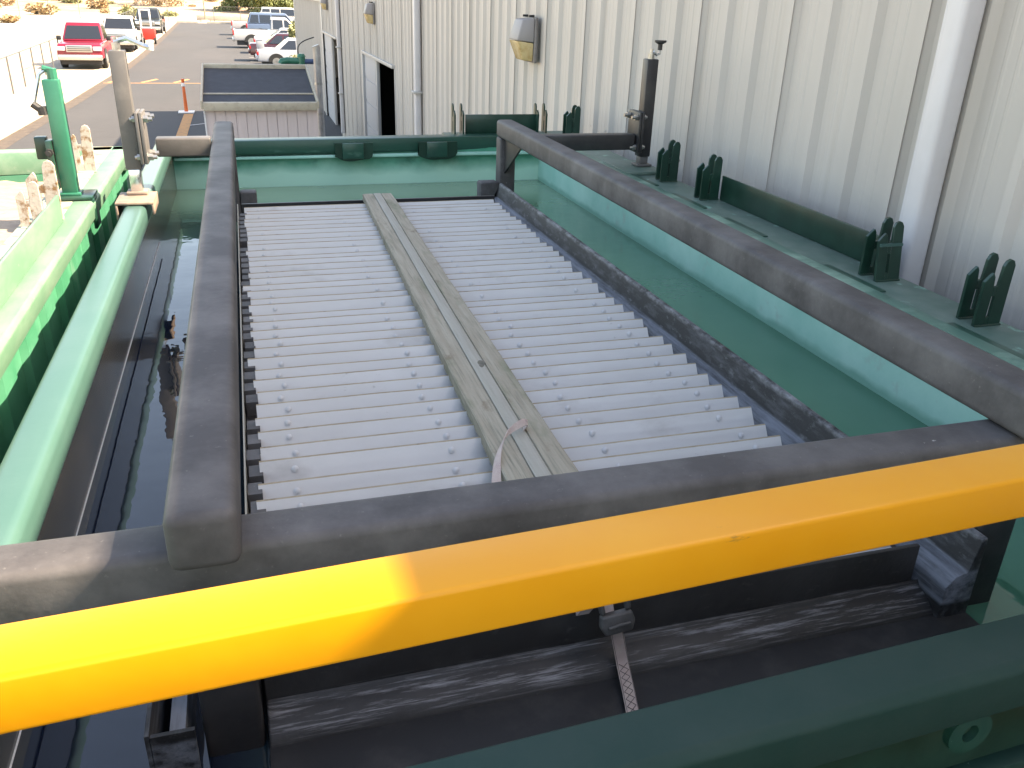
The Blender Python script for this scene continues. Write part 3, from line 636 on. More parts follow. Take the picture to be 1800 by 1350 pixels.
# ------------------------------------------------------------------ yellow guard rail
gr = thing('guard_rail', 'glossy yellow square handrail crossing the foreground', 'handrail', (.4, .75, 2.1))
ZY = 3.25
ctr0 = (at(0, 1095, z=ZY)+at(0, 1190, z=ZY))/2; ctr1 = (at(1800, 770, z=ZY)+at(1800, 850, z=ZY))/2; dd = (ctr1-ctr0)
a_, b_ = ctr0-dd*.9, ctr1+dd*1.3
a_.z = b_.z = ZY-.027
bar('rail', a_, b_, .065, .054, yellow, gr, .005)
for p in (a_, b_):
    bm = BM(); box2(bm, (p.x-.03, p.y-.03, 2.0495), (p.x+.03, p.y+.03, ZY-.0545)); obj('post', bm, yellow, gr, .006)
bar('mid_rail', (a_.x, a_.y-.0, 2.3), (b_.x, b_.y, 2.3), .05, .05, yellow, gr, .006)

pf = thing('viewing_platform', 'steel grating platform under the yellow handrail in front of the tank', 'platform', (.4, -.4, 0))
bm = BM(); box2(bm, (-1.3, -1.4, 2.0), (2.3, .62, 2.049)); obj('deck', bm, greyjack, pf, .004)
for px_, py_ in ((-1.2, -1.3), (2.2, -1.3), (-1.2, .5), (2.2, .5)):
    bm = BM(); box2(bm, (px_-.05, py_-.05, 0), (px_+.05, py_+.05, 1.999)); obj('leg', bm, greyjack, pf)

# ------------------------------------------------------------------ screw jacks
def bolt_at(bm, p, ax, r=.014, l=.03):
    p = Vector(p); ax = Vector(ax).normalized(); tube(bm, [p, p+ax*l*.55], r, 6); tube(bm, [p+ax*l*.55, p+ax*l], r*.6, 8)
def jack(x, y, zb, zt, zm, wdt, m, label, side, plate_m, arm_y):
    t = thing('screw_jack', label, 'jack', (x, y, zb), 'screw jacks')
    h = wdt/2
    bm = BM(); box2(bm, (x-h, y-h, zm), (x+h, y+h, zt)); obj('outer_tube', bm, m, t, .006)
    bm = BM(); box2(bm, (x-h+.008, y-h+.008, zb+.02), (x+h-.008, y+h-.008, zm)); obj('inner_tube', bm, chrome if m is greyjack else greyjack, t, .004)
    bm = BM(); box2(bm, (x-h-.012, y-h-.012, zb+.014), (x+h+.012, y+h+.012, zb+.028)); obj('foot', bm, plate_m, t, .004)
    if side:
        # bolted flange pair between the jack and the frame arm, and zinc bolts
        s = side; xf = x+s*(h+.004)
        bm = BM(); box2(bm, (xf, y-.075, zm+.03), (xf+s*.016, y+.085, zm+.26)); box2(bm, (xf+s*.018, y-.075, zm+.03), (xf+s*.034, y+.085, zm+.26)); obj('flange', bm, m, t, .004)
        for yy in (y-.05, y+.06):
            for zz in (zm+.06, zm+.23):
                bm = BM(); bolt_at(bm, (xf+s*.035, yy, zz), (s, 0, 0), .017, .038); obj('bolt', bm, steel, t)
                bm = BM(); bolt_at(bm, (xf-s*.001, yy, zz), (-s, 0, 0), .015, .022); obj('nut', bm, steel, t)
        bm = BM(); tube(bm, [(x, y, zt), (x, y, zt+.03)], .018, 10); tube(bm, [(x, y, zt+.02), (x, y, zt+.055)], .010, 8); obj('screw_head', bm, steel, t)
    return t
J = jack(-.517, 4.40, 2.775, 3.425, 2.905, .069, greyjack, 'tall grey screw jack with a bright stub bolted to the left frame arm', 1, rust, 4.6)
bm = BM(); box2(bm, (-.60, 4.20, 2.776), (-.435, 4.44, 2.788)); box2(bm, (-.60, 4.20, 2.71), (-.590, 4.44, 2.776)); box2(bm, (-.445, 4.20, 2.73), (-.435, 4.44, 2.776)); obj('base_plate', bm, rust, J, .003)
bm = BM(); tube(bm, [(-.525, 4.40, 3.46), (-.47, 4.40, 3.475), (-.40, 4.385, 3.445), (-.372, 4.38, 3.438)], .011, 8); obj('crank', bm, chrome, J)
bm = BM(); tube(bm, [(-.372, 4.38, 3.428), (-.372, 4.38, 3.47)], .012, 10); obj('crank_grip', bm, whitepl, J)
J2 = jack(2.272, 4.785, 2.775, 3.392, 2.845, .070, black2, 'black screw jack with a knobbed crank standing on the right ledge by the metal wall', -1, greyjack, 4.77)
bm = BM(); box2(bm, (2.10, 4.60, 2.767), (2.345, 4.98, 2.787)); obj('base_plate', bm, ledge, J2, .004)
bm = BM(); tube(bm, [(2.283, 4.785, 3.43), (2.305, 4.785, 3.415), (2.322, 4.785, 3.42), (2.322, 4.785, 3.45)], .008, 8); obj('crank', bm, chrome, J2)
bm = BM(); tube(bm, [(2.322, 4.785, 3.44), (2.322, 4.785, 3.472)], .013, 10); tube(bm, [(2.322, 4.785, 3.472), (2.322, 4.785, 3.482)], .016, 12, True, .034); tube(bm, [(2.322, 4.785, 3.482), (2.322, 4.785, 3.492)], .034, 12); obj('crank_grip', bm, blackpl, J2)

# ------------------------------------------------------------------ neighbouring container on the left
lc = thing('sludge_container', 'second open green container full of dried sand-coloured sludge along the left edge', 'container', (-1.6, 3.5, 0))
XC = -.735
bm = BM()   # corrugated side, ribs about every 0.3 m
pts = []; y = -1.5
while y < 5.85:
    pts += [(XC-.028, y), (XC-.028, y+.15), (XC-.004, y+.165), (XC-.004, y+.31)]; y += .325
pts.append((XC-.028, 5.9))
lo = [bm.verts.new((x, y, .3)) for x, y in pts]; hi = [bm.verts.new((x, y, 2.685)) for x, y in pts]
for i in range(len(pts)-1): bm.faces.new((lo[i], lo[i+1], hi[i+1], hi[i]))
obj('side_wall', bm, leftpaint, lc, smooth=False)
bm = BM(); prism(bm, [(XC-.06, -1.6, 2.772), (XC+.018, -1.6, 2.772), (XC+.03, -1.6, 2.758), (XC+.022, -1.6, 2.688), (XC-.06, -1.6, 2.688)], (.0, 7.5, 0)); obj('rim', bm, leftchalk, lc, .004)
bm = BM(); box2(bm, (XC-.05, -1.6, 2.773), (XC-.038, 3.95, 2.885)); obj('splash_plate', bm, leftchalk, lc, .003)
bm = BM(); prism(bm, [(XC-.2, -1.6, 2.62), (XC-.061, -1.6, 2.62), (XC-.061, -1.6, 2.772), (XC-.2, -1.6, 2.772)], (0, 7.5, 0)); obj('rim_shelf', bm, mat('left_shelf_paint', (.30, .34, .27), .7, noise=[((.22, .16, .09), 12, .5, .65, U)]), lc, .003)
bm = BM(); prism(bm, [(-3.2, 5.55, 2.772), (XC+.02, 5.78, 2.772), (XC+.02, 5.90, 2.772), (-3.2, 5.70, 2.772)], (0, 0, -.13)); obj('rim', bm, leftchalk, lc, .008)
bm = BM(); quad(bm, (-3.2, -1.6, 2.62), (XC-.18, -1.6, 2.62), (XC-.18, 5.85, 2.62), (-3.2, 5.7, 2.62)); bmesh.ops.subdivide_edges(bm, edges=bm.edges, cuts=30, use_grid_fill=True)
for v in bm.verts: v.co.z += random.uniform(-.008, .008) + .02*math.sin(v.co.x*4)*math.sin(v.co.y*3)
obj('sludge', bm, sedim, lc)
bm = BM(); box2(bm, (-3.2, 5.72, .3), (XC-.06, 5.76, 2.64)); box2(bm, (-3.25, -1.6, .3), (-3.2, 5.7, 2.77)); obj('end_wall', bm, leftpaint, lc)
HC = hookmesh(corroded)
for x, y, s in ((-.915, 3.86, .85), (-.895, 3.99, 1.12), (-.90, 5.06, 1.1), (-.93, 2.2, 1.1), (-.93, 2.27, 1.1)):
    o = inst('hook_plate', HC, (x, y, 2.773), lc); o.scale = (s, s, s)
GJ = jack(-.808, 4.42, 2.775, 3.30, 2.80, .068, jackgreen, 'bright green screw jack with a dark hinged side clamp on the left container', 0, jackgreen, 0)
bm = BM(); box2(bm, (-.90, 4.34, 2.776), (-.71, 4.52, 2.79)); box2(bm, (-.722, 4.34, 2.64), (-.708, 4.46, 2.776)); obj('base_plate', bm, dkgreen, GJ, .003)
bm = BM(); tube(bm, [(-.80, 4.42, 3.30), (-.80, 4.42, 3.345)], .022, 10); tube(bm, [(-.80, 4.42, 3.335), (-.835, 4.42, 3.345)], .014, 8); obj('screw_head', bm, jackgreen, GJ)
bm = BM(); tube(bm, [(-.815, 4.42, 3.345), (-.85, 4.41, 3.32), (-.88, 4.40, 3.23), (-.893, 4.40, 3.19)], .008, 8); obj('crank', bm, chrome, GJ)
bm = BM(); tube(bm, [(-.897, 4.40, 3.197), (-.862, 4.40, 3.168)], .016, 10); tube(bm, [(-.862, 4.40, 3.185), (-.858, 4.40, 3.15)], .022, 10); obj('crank_grip', bm, blackpl, GJ)
bm = BM(); box2(bm, (-.872, 4.37, 2.82), (-.846, 4.44, 3.04)); obj('clamp_plate', bm, dkgreen, GJ, .004)
bm = BM(); box2(bm, (-.925, 4.42, 2.95), (-.874, 4.47, 3.05)); obj('clamp_arm', bm, dkgreen, GJ, .006)
for zz in (2.86, 2.99):
    bm = BM(); bolt_at(bm, (-.858, 4.372, zz), (0, -1, 0), .018, .04); obj('bolt', bm, blackpl, GJ)

# ------------------------------------------------------------------ shed
sh = thing('garden_shed', 'small low beige shed with a black sloping roof beside the metal building', 'shed', (.3, 16.5, 0))
SX0, SX1, SY0, SY1, E0, E1 = -.655, 1.235, 15.8, 18.0, 1.86, 2.24
bm = BM(); box2(bm, (SX0+.03, SY0+.04, 0), (SX1-.03, SY1, E0)); obj('wall', bm, sideb, sh)
nb = 11; bwid = (SX1-SX0-.04)/nb
for i in range(nb):
    bm = BM(); x0 = SX0+.02+i*bwid; box2(bm, (x0+.004, SY0+.015, .02), (x0+bwid-.004, SY0+.039, E0-.02)); obj('siding_board', bm, sideb, sh, smooth=False)
for xs in (SX0+.005, SX1-.03):
    bm = BM(); prism(bm, [(xs, SY0, 0), (xs, SY1, 0), (xs, SY1, E1-.02), (xs, SY0, E0-.02)], (.025, 0, 0)); obj('side_wall', bm, whitepl if xs < 0 else sideb, sh)
def slope(y): return E0+(E1-E0)*(y-SY0)/(SY1-SY0)
def on_roof(x0, x1, y0, y1, dz0, dz1, name, m, bev=0):
    bm = BM(); a = [(x0, y0, slope(y0)+dz0), (x1, y0, slope(y0)+dz0), (x1, y1, slope(y1)+dz0), (x0, y1, slope(y1)+dz0)]
    prism(bm, a, (0, 0, dz1-dz0)); return obj(name, bm, m, sh, bev)
on_roof(SX0-.02, SX1+.02, SY0-.05, SY1+.05, -.02, .03, 'roof', roofblk)
on_roof(SX0-.025, SX0+.01, SY0-.1, SY1+.1, -.03, .10, 'roof_trim', shedtrim, .006)
on_roof(SX1-.01, SX1+.025, SY0-.1, SY1+.1, -.03, .10, 'roof_trim', shedtrim, .006)
on_roof(SX0+.011, SX1-.011, SY1+.03, SY1+.1, -.03, .10, 'roof_trim', shedtrim, .006)
on_roof(SX0+.011, SX1-.011, SY0-.1, SY0-.03, -.06, .07, 'roof_trim', shedtrim, .006)
on_roof(SX0+.012, SX1-.012, SY0+.52, SY0+.56, .031, .05, 'roof_batten', shedtrim, .004)

# green pump and flue by the wall
pu = thing('pump_unit', 'green pump fitting with a blue motor above the shed roof by the wall', 'pump', (2.1, 20.5, 0))
c = at(530, 108, y=20.5)
bm = BM(); tube(bm, [(c.x, c.y, c.z-1.2), (c.x, c.y, c.z+.10)], .085, 14); tube(bm, [(c.x, c.y, c.z+.10), (c.x, c.y, c.z+.16)], .10, 14, True, .06); obj('riser', bm, jackgreen, pu)
bm = BM(); tube(bm, [(c.x, c.y, c.z), (c.x-.30, c.y, c.z+.02), (c.x-.42, c.y, c.z+.0), (c.x-.44, c.y, c.z-.05)], .07, 12); obj('outlet', bm, jackgreen, pu)
bm = BM(); tube(bm, [(c.x+.05, c.y, c.z), (c.x+.26, c.y, c.z)], .055, 12); obj('motor', bm, bluepaint, pu)
bm = BM(); tube(bm, smooth_pts([(c.x-.06, c.y, c.z+.08), (c.x-.05, c.y, c.z+.30), (c.x+.08, c.y, c.z+.42), (c.x+.30, c.y, c.z+.50)], 5), .012, 6); obj('hose', bm, blackpl, pu)
bm = BM(); box2(bm, (c.x-.2, c.y-.2, 0), (c.x+.2, c.y+.2, c.z-1.2)); obj('pedestal', bm, concrete, pu)
c = at(560, 150, y=19.0)
fl = thing('flue_pipe', 'shiny silver metal flue pipe standing between the shed and the wall', 'pipe', (c.x, c.y, 0))
top = at(557, 80, y=19.0); 
bm = BM(); tube(bm, [(c.x, c.y, .2), (c.x, c.y, top.z-.05), (c.x-.02, c.y, top.z)], .075, 14); obj('pipe', bm, flue, fl)
bm = BM()
for zz in (.7, 1.3, 1.9): tube(bm, [(c.x, c.y, zz), (c.x, c.y, zz+.04)], .082, 14)
obj('collar', bm, steel, fl)
bm = BM(); box2(bm, (c.x-.25, c.y-.2, 0), (c.x+.25, c.y+.2, .2)); obj('base', bm, whitepl, fl, .02)

# ------------------------------------------------------------------ cone post
cp = thing('delineator_post', 'orange and white delineator post standing on the road beside the shed', 'traffic post', (-1.74, 29.9, 0))
bm = BM(); box2(bm, (-1.98, 29.68, .006), (-1.5, 30.12, .045)); obj('base', bm, whitepl, cp, .01)
bm = BM(); tube(bm, [(-1.74, 29.9, .045), (-1.74, 29.9, .86)], .058, 14, True, .040); tube(bm, [(-1.74, 29.9, .86), (-1.74, 29.9, 1.02)], .04, 12, True, .05); obj('post', bm, orange, cp)
bm = BM(); tube(bm, [(-1.74, 29.9, .80), (-1.74, 29.9, .90)], .058, 14, True, .052); obj('band', bm, whitepl, cp)

# ------------------------------------------------------------------ vehicles (local: +Y forward, z up)
def vehicle(name, label, cat, kind, col, L, W, H, group, wheel=.36, rough=.25):
    t = thing(name, label, cat, (0, 0, 0), group)
    pm = mat('paint_'+name+'_%d' % len(MATS), col, rough, coat=.5)
    h2 = L/2
    if kind == 'pickup':
        belt = H*.60; hood = H*.60
        low = [(-h2, .48), (-h2, belt), (h2*.42, belt), (h2*.93, hood-.06), (h2, hood-.22), (h2, .45)]
        cab = [(-h2*.16, belt), (-h2*.13, H), (h2*.20, H), (h2*.46, belt)]
    elif kind == 'suv':
        belt = H*.60
        low = [(-h2, .45), (-h2, belt), (h2*.45, belt), (h2*.92, belt-.08), (h2, belt-.25), (h2, .42)]
        cab = [(-h2*.97, belt), (-h2*.86, H), (h2*.16, H), (h2*.44, belt)]
    else:
        belt = H*.62
        low = [(-h2, .34), (-h2*.99, belt+.04), (-h2*.62, belt+.04), (h2*.35, belt), (h2*.88, belt-.14), (h2, belt-.32), (h2, .30)]
        cab = [(-h2*.60, belt), (-h2*.30, H), (h2*.10, H), (h2*.42, belt)]
    def ext(poly, w, topin, z0, z1, name, m, bev):
        bm = BM(); sides = []
        for s in (-1, 1):
            sides.append([bm.verts.new((s*(w/2 - topin*max(0, min(1, (z-z0)/(z1-z0)))), y, z)) for y, z in poly])
        n = len(poly)
        for i in range(n): bm.faces.new((sides[0][i], sides[0][(i+1) % n], sides[1][(i+1) % n], sides[1][i]))
        f1 = bm.faces.new(sides[0]); f2 = bm.faces.new(sides[1][::-1])
        return obj(name, bm, m, t, bev, 3)
    body = ext(low, W, .06, .4, belt, 'body', pm, .07)
    cabin = ext(cab, W*.93, .17, belt, H, 'cabin', pm, .06)
    # glazing: proud of the cabin skin, following its taper
    def hw(z): return W*.93/2 - .17*max(0, min(1, (z-belt)/(H-belt)))
    (r0, _), (r1, _), (f1, _), (f0, _) = cab
    def lerp(a, b, k): return a+(b-a)*k
    zs0, zs1 = belt+.05, H-.10
    k0, k1 = .1, .82
    bm = BM(); e = .02
    fy0, fy1 = lerp(f0, f1, k0)+e, lerp(f0, f1, k1)+e; z0, z1 = lerp(belt, H, k0), lerp(belt, H, k1)
    prism(bm, [(-hw(z0)+.09, fy0, z0), (hw(z0)-.09, fy0, z0), (hw(z1)-.09, fy1, z1), (-hw(z1)+.09, fy1, z1)], (0, -.05, 0)); obj('windscreen', bm, glass_d, t)
    bm = BM(); ry0, ry1 = lerp(r0, r1, k0)-e, lerp(r0, r1, k1)-e
    prism(bm, [(-hw(z0)+.09, ry0, z0), (hw(z0)-.09, ry0, z0), (hw(z1)-.09, ry1, z1), (-hw(z1)+.09, ry1, z1)], (0, .05, 0)); obj('rear_window', bm, glass_d, t)
    mid = (lerp(r0, r1, .5)+lerp(f0, f1, .5))/2 + (.12 if kind == 'pickup' else -.1)
    segs = [(None, mid-.05), (mid+.05, None)] if kind != 'suv' else [(None, mid-.75), (mid-.65, mid+.15), (mid+.25, None)]
    for s in (-1, 1):
        for a, b in segs:
            A0 = lerp(r0, r1, k0)+.14 if a is None else a; A1 = lerp(r0, r1, k1)+.10 if a is None else a
            B0 = lerp(f0, f1, k0)-.16 if b is None else b; B1 = lerp(f0, f1, k1)-.10 if b is None else b
            bm = BM(); prism(bm, [(s*(hw(z0)+.012), A0, z0), (s*(hw(z0)+.012), B0, z0), (s*(hw(z1)+.012), B1, z1), (s*(hw(z1)+.012), A1, z1)], (-s*.05, 0, 0)); obj('side_window', bm, glass_d, t)
    wy = (h2*.63, -h2*.60)
    for yy in wy:
        for s in (-1, 1):
            bm = BM(); xo = s*(W/2+.01); tube(bm, [(xo, yy, wheel), (xo-s*.24, yy, wheel)], wheel, 20); wl = obj('wheel', bm, tyre, t, .03)
            bm = BM(); tube(bm, [(xo+s*.014, yy, wheel), (xo-s*.03, yy, wheel)], wheel*.62, 16)
            for q in range(5):
                an = q*2*PI/5; box(bm, (xo+s*.018, yy+wheel*.32*math.cos(an), wheel+wheel*.32*math.sin(an)), (.02, .06, wheel*.5), Matrix.Rotation(-an+PI/2, 3, 'X'))
            obj('rim', bm, rimm, wl)
            bm = BM(); n = 14; pts = [(s*(W/2-.02), yy+(wheel+.07)*math.cos(PI*k/n), wheel+(wheel+.07)*math.sin(PI*k/n)) for k in range(n+1)]
            prism(bm, pts, (s*.032, 0, 0)); obj('wheel_arch', bm, blackpl, t)
    for s in (-1, 1):
        bm = BM(); box(bm, (s*(W/2-.22), h2-.02, belt-.26 if kind != 'sedan' else belt-.28), (.34, .10, .17)); obj('headlight', bm, headl, t, .02)
        bm = BM(); box(bm, (s*(W/2-.12), -h2+.015, belt-.16), (.2, .09, .34 if kind != 'sedan' else .16)); obj('tail_light', bm, redl, t, .02)
        bm = BM(); box(bm, (s*(W/2+.10), lerp(f0, f1, .2)-.18, belt+.10), (.2, .10, .20)); obj('mirror', bm, blackpl if kind == 'pickup' else pm, t, .03)
    bm = BM(); box(bm, (0, h2+.005, .52), (W*.96, .16, .24)); obj('bumper', bm, chromeb if kind == 'pickup' else pm, t, .04)
    bm = BM(); box(bm, (0, -h2-.005, .52), (W*.94, .16, .20)); obj('bumper', bm, chromeb if kind == 'pickup' else pm, t, .04)
    bm = BM(); box(bm, (0, h2+.012, belt-.26), (W*.56, .06, .30 if kind != 'sedan' else .12)); g = obj('grille', bm, rimm if kind == 'pickup' else blackpl, t, .02)
    if kind == 'pickup':
        bm = BM()
        for q in range(3): box(bm, (0, h2+.044, belt-.34+q*.08), (W*.50, .012, .03))
        obj('grille_slot', bm, blackpl, g)
        bm = BM()   # open load bed
        box(bm, (0, -h2*.58, belt+.003), (W*.80, h2*.72, .012)); obj('load_bed', bm, blackpl, t)
    bm = BM(); box2(bm, (-W/2+.12, -h2+.2, .20), (W/2-.12, h2-.2, .46)); obj('chassis', bm, blackpl, t)
    return t
chromeb = mat('bumper_metal', (.5, .49, .47), .25, .7)
def place(t, x, y, rz): t.location = (x, y, 0); t.rotation_euler = (0, 0, rz)
LK, RK = 'vehicles parked along the left kerb', 'vehicles parked by the building'
p1 = vehicle('pickup_truck', 'red pickup truck with a silver grille facing the camera beside the left kerb', 'pickup truck', 'pickup', (.20, .008, .022), 5.6, 1.95, 1.92, LK, .40)
place(p1, -6.92, 48.3, PI)
p2 = vehicle('pickup_truck', 'white pickup truck parked behind the red one on the left verge', 'pickup truck', 'pickup', (.40, .395, .39), 5.5, 1.92, 1.88, LK, .39)
place(p2, -6.62, 60.0, PI)
p3 = vehicle('pickup_truck', 'dark pickup truck farthest back in the row on the left verge', 'pickup truck', 'pickup', (.03, .035, .035), 5.5, 1.95, 1.92, LK, .40)
place(p3, -6.55, 79.5, PI)
v1 = vehicle('sports_car', 'white sports saloon with a tall rear wing parked behind the shed', 'car', 'sedan', (.36, .375, .40), 4.5, 1.77, 1.42, RK, .33)
place(v1, 3.15, 47.4, -PI/2)
bm = BM(); box(bm, (0, -2.10, 1.34), (1.5, .34, .045)); 
for s in (-.72, .72): box(bm, (s, -2.06, 1.15), (.04, .34, .46))
wg = obj('rear_wing', bm, MATS[[k for k in MATS if k.startswith('paint_sports_car')][0]], None, .008); wg.parent = v1
v2 = vehicle('hatchback_car', 'dark maroon car mostly hidden behind the winged white one', 'car', 'sedan', (.05, .012, .016), 4.2, 1.72, 1.42, RK, .31)
place(v2, 2.72, 52.0, -PI/2)
v3 = vehicle('saloon_car', 'plain white saloon between the maroon car and the white pickup', 'car', 'sedan', (.40, .395, .39), 4.7, 1.8, 1.45, RK, .32)
place(v3, 3.35, 58.2, -PI/2)
v4 = vehicle('pickup_truck', 'white crew cab pickup truck with its tail towards the road on the right', 'pickup truck', 'pickup', (.42, .41, .40), 5.7, 1.98, 1.9, RK, .40)
place(v4, 2.65, 63.4, -PI/2)
v5 = vehicle('family_suv', 'blue grey SUV parked beyond the white crew cab pickup', 'car', 'suv', (.09, .13, .20), 5.1, 1.98, 1.9, RK, .38)
place(v5, 3.35, 74.0, -PI/2)
v6 = vehicle('pickup_truck', 'pale pickup truck behind the blue SUV with only its bed showing', 'pickup truck', 'pickup', (.38, .34, .335), 5.4, 1.9, 1.8, RK, .38)
place(v6, 2.4, 80.0, -PI/2)
v7 = vehicle('white_van', 'white van roof showing above the blue SUV', 'van', 'suv', (.42, .41, .385), 5.6, 2.0, 1.95, RK, .38)
place(v7, 5.0, 93.0, -PI/2)

# small red and white machine by the dark pickup
mc = thing('utility_machine', 'small red and white machine standing at the kerb before the dark pickup', 'machine', (-5.75, 66, 0))
bm = BM(); box2(bm, (-6.15, 65.6, .25), (-5.2, 66.6, .95)); obj('body', bm, mat('machine_red', (.5, .03, .02), .4), mc, .05)
bm = BM()
for xx in (-6.05, -5.45): box2(bm, (xx, 65.7, .95), (xx+.1, 65.8, 2.1))
box2(bm, (-6.05, 65.7, 2.05), (-5.35, 65.8, 2.15)); obj('mast', bm, whitepl, mc, .01)
bm = BM(); box2(bm, (-6.75, 65.2, .2), (-6.2, 66.2, 1.0)); obj('side_box', bm, mat('machine_cream', (.6, .5, .36), .6), mc, .04)
for xx in (-6.0, -5.3):
    bm = BM(); tube(bm, [(xx, 65.8, .25), (xx+.12, 65.8, .25)], .25, 14); obj('wheel', bm, tyre, mc)

# ------------------------------------------------------------------ fences
def fence(name, pts, h, label, step, mesh=True, group=None):
    t = thing(name, label, 'fence', (*pts[0], 0), group)
    for (x0, y0), (x1, y1) in zip(pts, pts[1:]):
        Lg = math.hypot(x1-x0, y1-y0); n = max(1, round(Lg/step))
        for i in range(n):
            k = i/n; x, y = x0+(x1-x0)*k, y0+(y1-y0)*k
            bm = BM(); tube(bm, [(x, y, 0), (x, y, h)], .03, 8); obj('post', bm, fencem, t)
        bm = BM(); tube(bm, [(x0, y0, h-.02), (x1, y1, h-.02)], .021, 6); obj('top_rail', bm, fencem, t)
        bm = BM(); s = .16; N = int(Lg/s); d = Vector(((x1-x0)/Lg, (y1-y0)/Lg, 0)); q = Vector((-d.y, d.x, 0))
        for i in range(-int(h/s)-1, N):
            for sg in (1, -1):
                a = Vector((x0, y0, .05))+d*(i*s); b = a+d*h+Vector((0, 0, h-.1))
                if sg < 0: a, b = Vector((a.x, a.y, h-.05)), Vector((b.x, b.y, .05))
                ta = max(0, -i*s/h); tb = min(1, (Lg-i*s)/h)
                if tb <= ta: continue
                p, r = a.lerp(b, ta), a.lerp(b, tb); o = Vector((0, 0, .0035))
                quad(bm, p-o, r-o, r+o, p+o)
        obj('chain_link', bm, fencem, t, kind='stuff', smooth=False)
    return t
fence('chain_link_fence', [(-7.3, 22), (-7.72, 35.3), (-8.05, 45.2), (-8.8, 70), (-9.9, 104.2)], 1.25, 'grey chain link fence on slim posts along the left verge', 2.6)
fence('chain_link_fence', [(-34, 112), (-9.9, 108), (-4, 107.5)], 2.0, 'far chain link fence across the end of the road left of the sign post', 3)
fence('chain_link_fence', [(-2.2, 108), (12, 109)], 1.6, 'far chain link fence on the right behind the parked vans', 3)
# low wall at the end of the road
bm = BM(); box2(bm, (-4.2, 112.2, -.02), (1.6, 112.6, .55)); tag(obj('low_wall', bm, concrete, None, .03), 'pale low wall closing the far end of the road', 'wall')
sp = thing('sign_post', 'slim dark post in a pale concrete foot at the end of the road', 'post', (-3.1, 107, 0))
bm = BM(); tube(bm, [(-3.1, 107, .2), (-3.1, 107, 3.0)], .07, 8); obj('pole', bm, bark, sp)
bm = BM(); tube(bm, [(-3.1, 107, 0), (-3.1, 107, .22)], .7, 14, True, .45); obj('foot', bm, concrete, sp)

# ------------------------------------------------------------------ vegetation
def leaves(bm, c, r, n, s, rnd, shell=.55):
    c = Vector(c)
    for _ in range(n):
        while True:
            v = Vector((rnd.uniform(-1, 1), rnd.uniform(-1, 1), rnd.uniform(-1, 1)))
            if shell < v.length < 1: break
        p = c + Vector((v.x*r[0], v.y*r[1], v.z*r[2])); d = Vector((rnd.gauss(0, 1), rnd.gauss(0, 1), rnd.gauss(0, 1))).normalized()
        u = d.orthogonal().normalized()*s*rnd.uniform(.6, 1.3); w2 = d.cross(u).normalized()*s*rnd.uniform(.3, .7)
        bm.faces.new([bm.verts.new(p-u), bm.verts.new(p+w2), bm.verts.new(p+u), bm.verts.new(p-w2)])
def tree(x, y, h, cr_, lm, label, seed, trunk_h=.4, nclump=16, z0=0):
    rnd = random.Random(seed); t = thing('tree', label, 'tree', (x, y, z0), None)
    bm = BM(); top = Vector((x+rnd.uniform(-.3, .3), y, z0+h*.75)); tube(bm, [(x, y, z0), (x+.1, y, z0+h*trunk_h), top], h*.028, 8, True, h*.01)
    cl = []
    for i in range(nclump):
        a = rnd.uniform(0, 2*PI); q = rnd.uniform(.15, 1)*cr_; zz = z0+h*rnd.uniform(trunk_h, .95)
        c = Vector((x+q*math.cos(a), y+q*math.sin(a), zz)); cl.append(c)
        if i % 2 == 0: tube(bm, [(x+.05, y, z0+h*trunk_h*rnd.uniform(.7, 1.1)), c], h*.010, 5, True, h*.004)
    obj('trunk', bm, bark, t)
    bm = BM()
    for c in cl:
        q = rnd.uniform(.22, .42)*cr_; leaves(bm, c, (q*1.2, q*1.2, q*.8), 260, .16*h/5, rnd, .25)
    obj('crown', bm, lm, t, smooth=False); return t
tree(.4, 139, 5.5, 2.6, leaf1, 'round green tree farthest left in the clump behind the parked cars', 1, .06, 26, .1)
tree(4.2, 137, 6.8, 3.4, leaf1, 'broad green tree in the middle of the clump behind the parked cars', 2, .06, 34, .1)
tree(8.4, 140, 5.4, 2.6, leaf1, 'green tree right of the clump nearest the building corner', 3, .06, 26, .1)
tree(6.6, 104, 7.5, 2.6, leaf2, 'bare yellow branched tree beside the building corner', 4, .45, 10, 0)
tree(-11.5, 150, 5.2, 3.4, leaf3, 'brown desert tree standing beyond the end of the road', 5, .06, 22, .5)
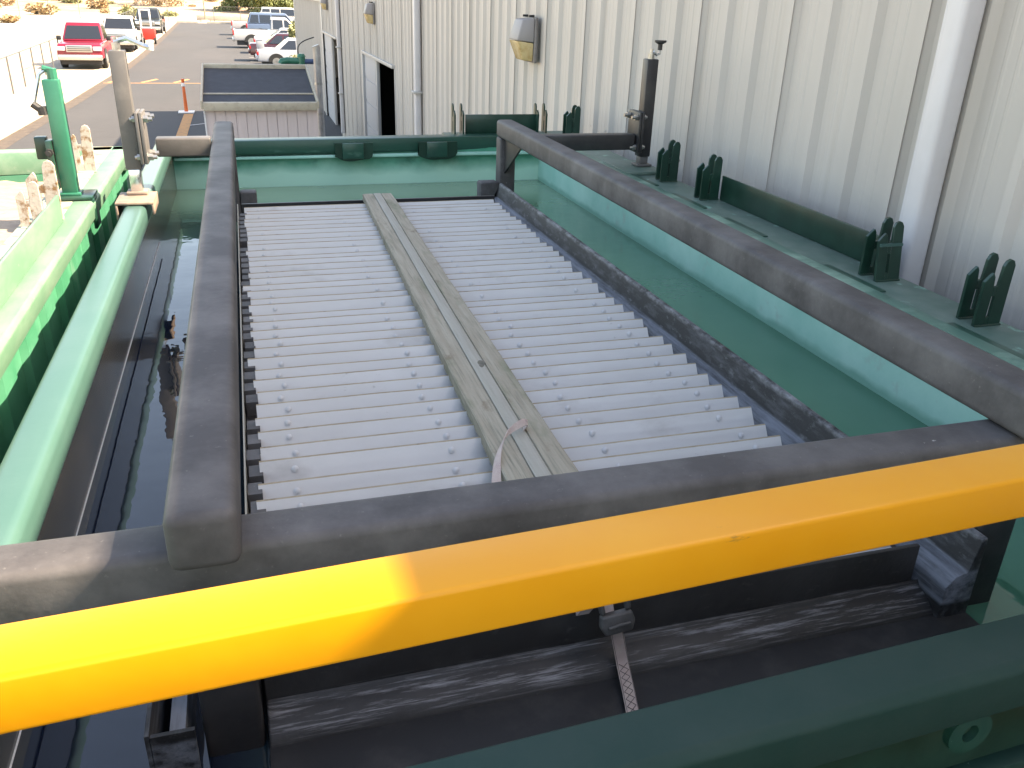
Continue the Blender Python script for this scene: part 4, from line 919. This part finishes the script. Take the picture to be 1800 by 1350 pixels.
# flowering shrub beside the cars at the building corner
def shrub(x, y, r, h, lm, label, seed, n=2200, s=.07, group=None, z0=0):
    rnd = random.Random(seed); t = thing('shrub', label, 'shrub', (x, y, z0), group)
    bm = BM(); cl = []
    for i in range(12):
        a = rnd.uniform(0, 2*PI); q = rnd.uniform(0, .75)*r; c = Vector((x+q*math.cos(a), y+q*math.sin(a), z0+rnd.uniform(.25, .9)*h)); cl.append(c)
        tube(bm, [(x, y, z0), c], .018, 5, True, .006)
    obj('stem', bm, bark, t); bm = BM()
    for c in cl: leaves(bm, c, (r*.42, r*.42, h*.24), n//12, s, rnd, .1)
    obj('foliage', bm, lm, t, smooth=False); return t
shrub(3.25, 49.5, .8, 1.95, leaf2, 'tall yellow green flowering shrub between the parked cars and building corner', 11, 2600, .10)
shrub(3.05, 44.4, .9, .9, leaf2, 'low bright shrub in front of the winged white car', 12, 1600, .06)
# scattered desert brush: four meshes shared by many individuals
BR = []
for i in range(4):
    rnd = random.Random(50+i); bm = BM()
    for k in range(7):
        a = rnd.uniform(0, 2*PI); q = rnd.uniform(0, .6); leaves(bm, (q*math.cos(a), q*math.sin(a), rnd.uniform(.2, .6)), (.5, .5, .35), 60, .14, rnd, .1)
    me = bpy.data.meshes.new('desert_bush'); bm.to_mesh(me); bm.free(); me.materials.append((leaf3, leaf3, leaf3, leaf2)[i]); BR.append(me)
rnd = random.Random(77)
for i in range(150):
    yy = rnd.choice((rnd.uniform(118, 215), rnd.uniform(150, 230))); xx = -20 + rnd.uniform(-1, 1)*yy*.24
    if yy < 126 and -6 < xx < 8: continue
    o = bpy.data.objects.new('desert_bush', BR[i % 4]); C.objects.link(o); zz = max(0, yy-128)*.030
    sc = rnd.uniform(.7, 1.9); o.location = (xx, yy, zz-.15); o.scale = (sc*1.3, sc*1.3, sc*rnd.uniform(.7, 1.1)); o.rotation_euler = (0, 0, rnd.uniform(0, 6))
    tag(o, 'dry tan desert bush scattered on the sandy slope beyond the car park', 'bush', 'desert brush on the slope')
o = bpy.data.objects.new('tumbleweed', BR[0]); C.objects.link(o); p = at(20, 37, z=0); o.location = (p.x*.62, p.y*.62, 0); p = at(20, 40, z=0); o.location = (p.x, p.y, -.1); o.scale = (1.5, 1.5, .9); tag(o, 'single orange brown tumbleweed alone on the white sand at far left', 'bush')
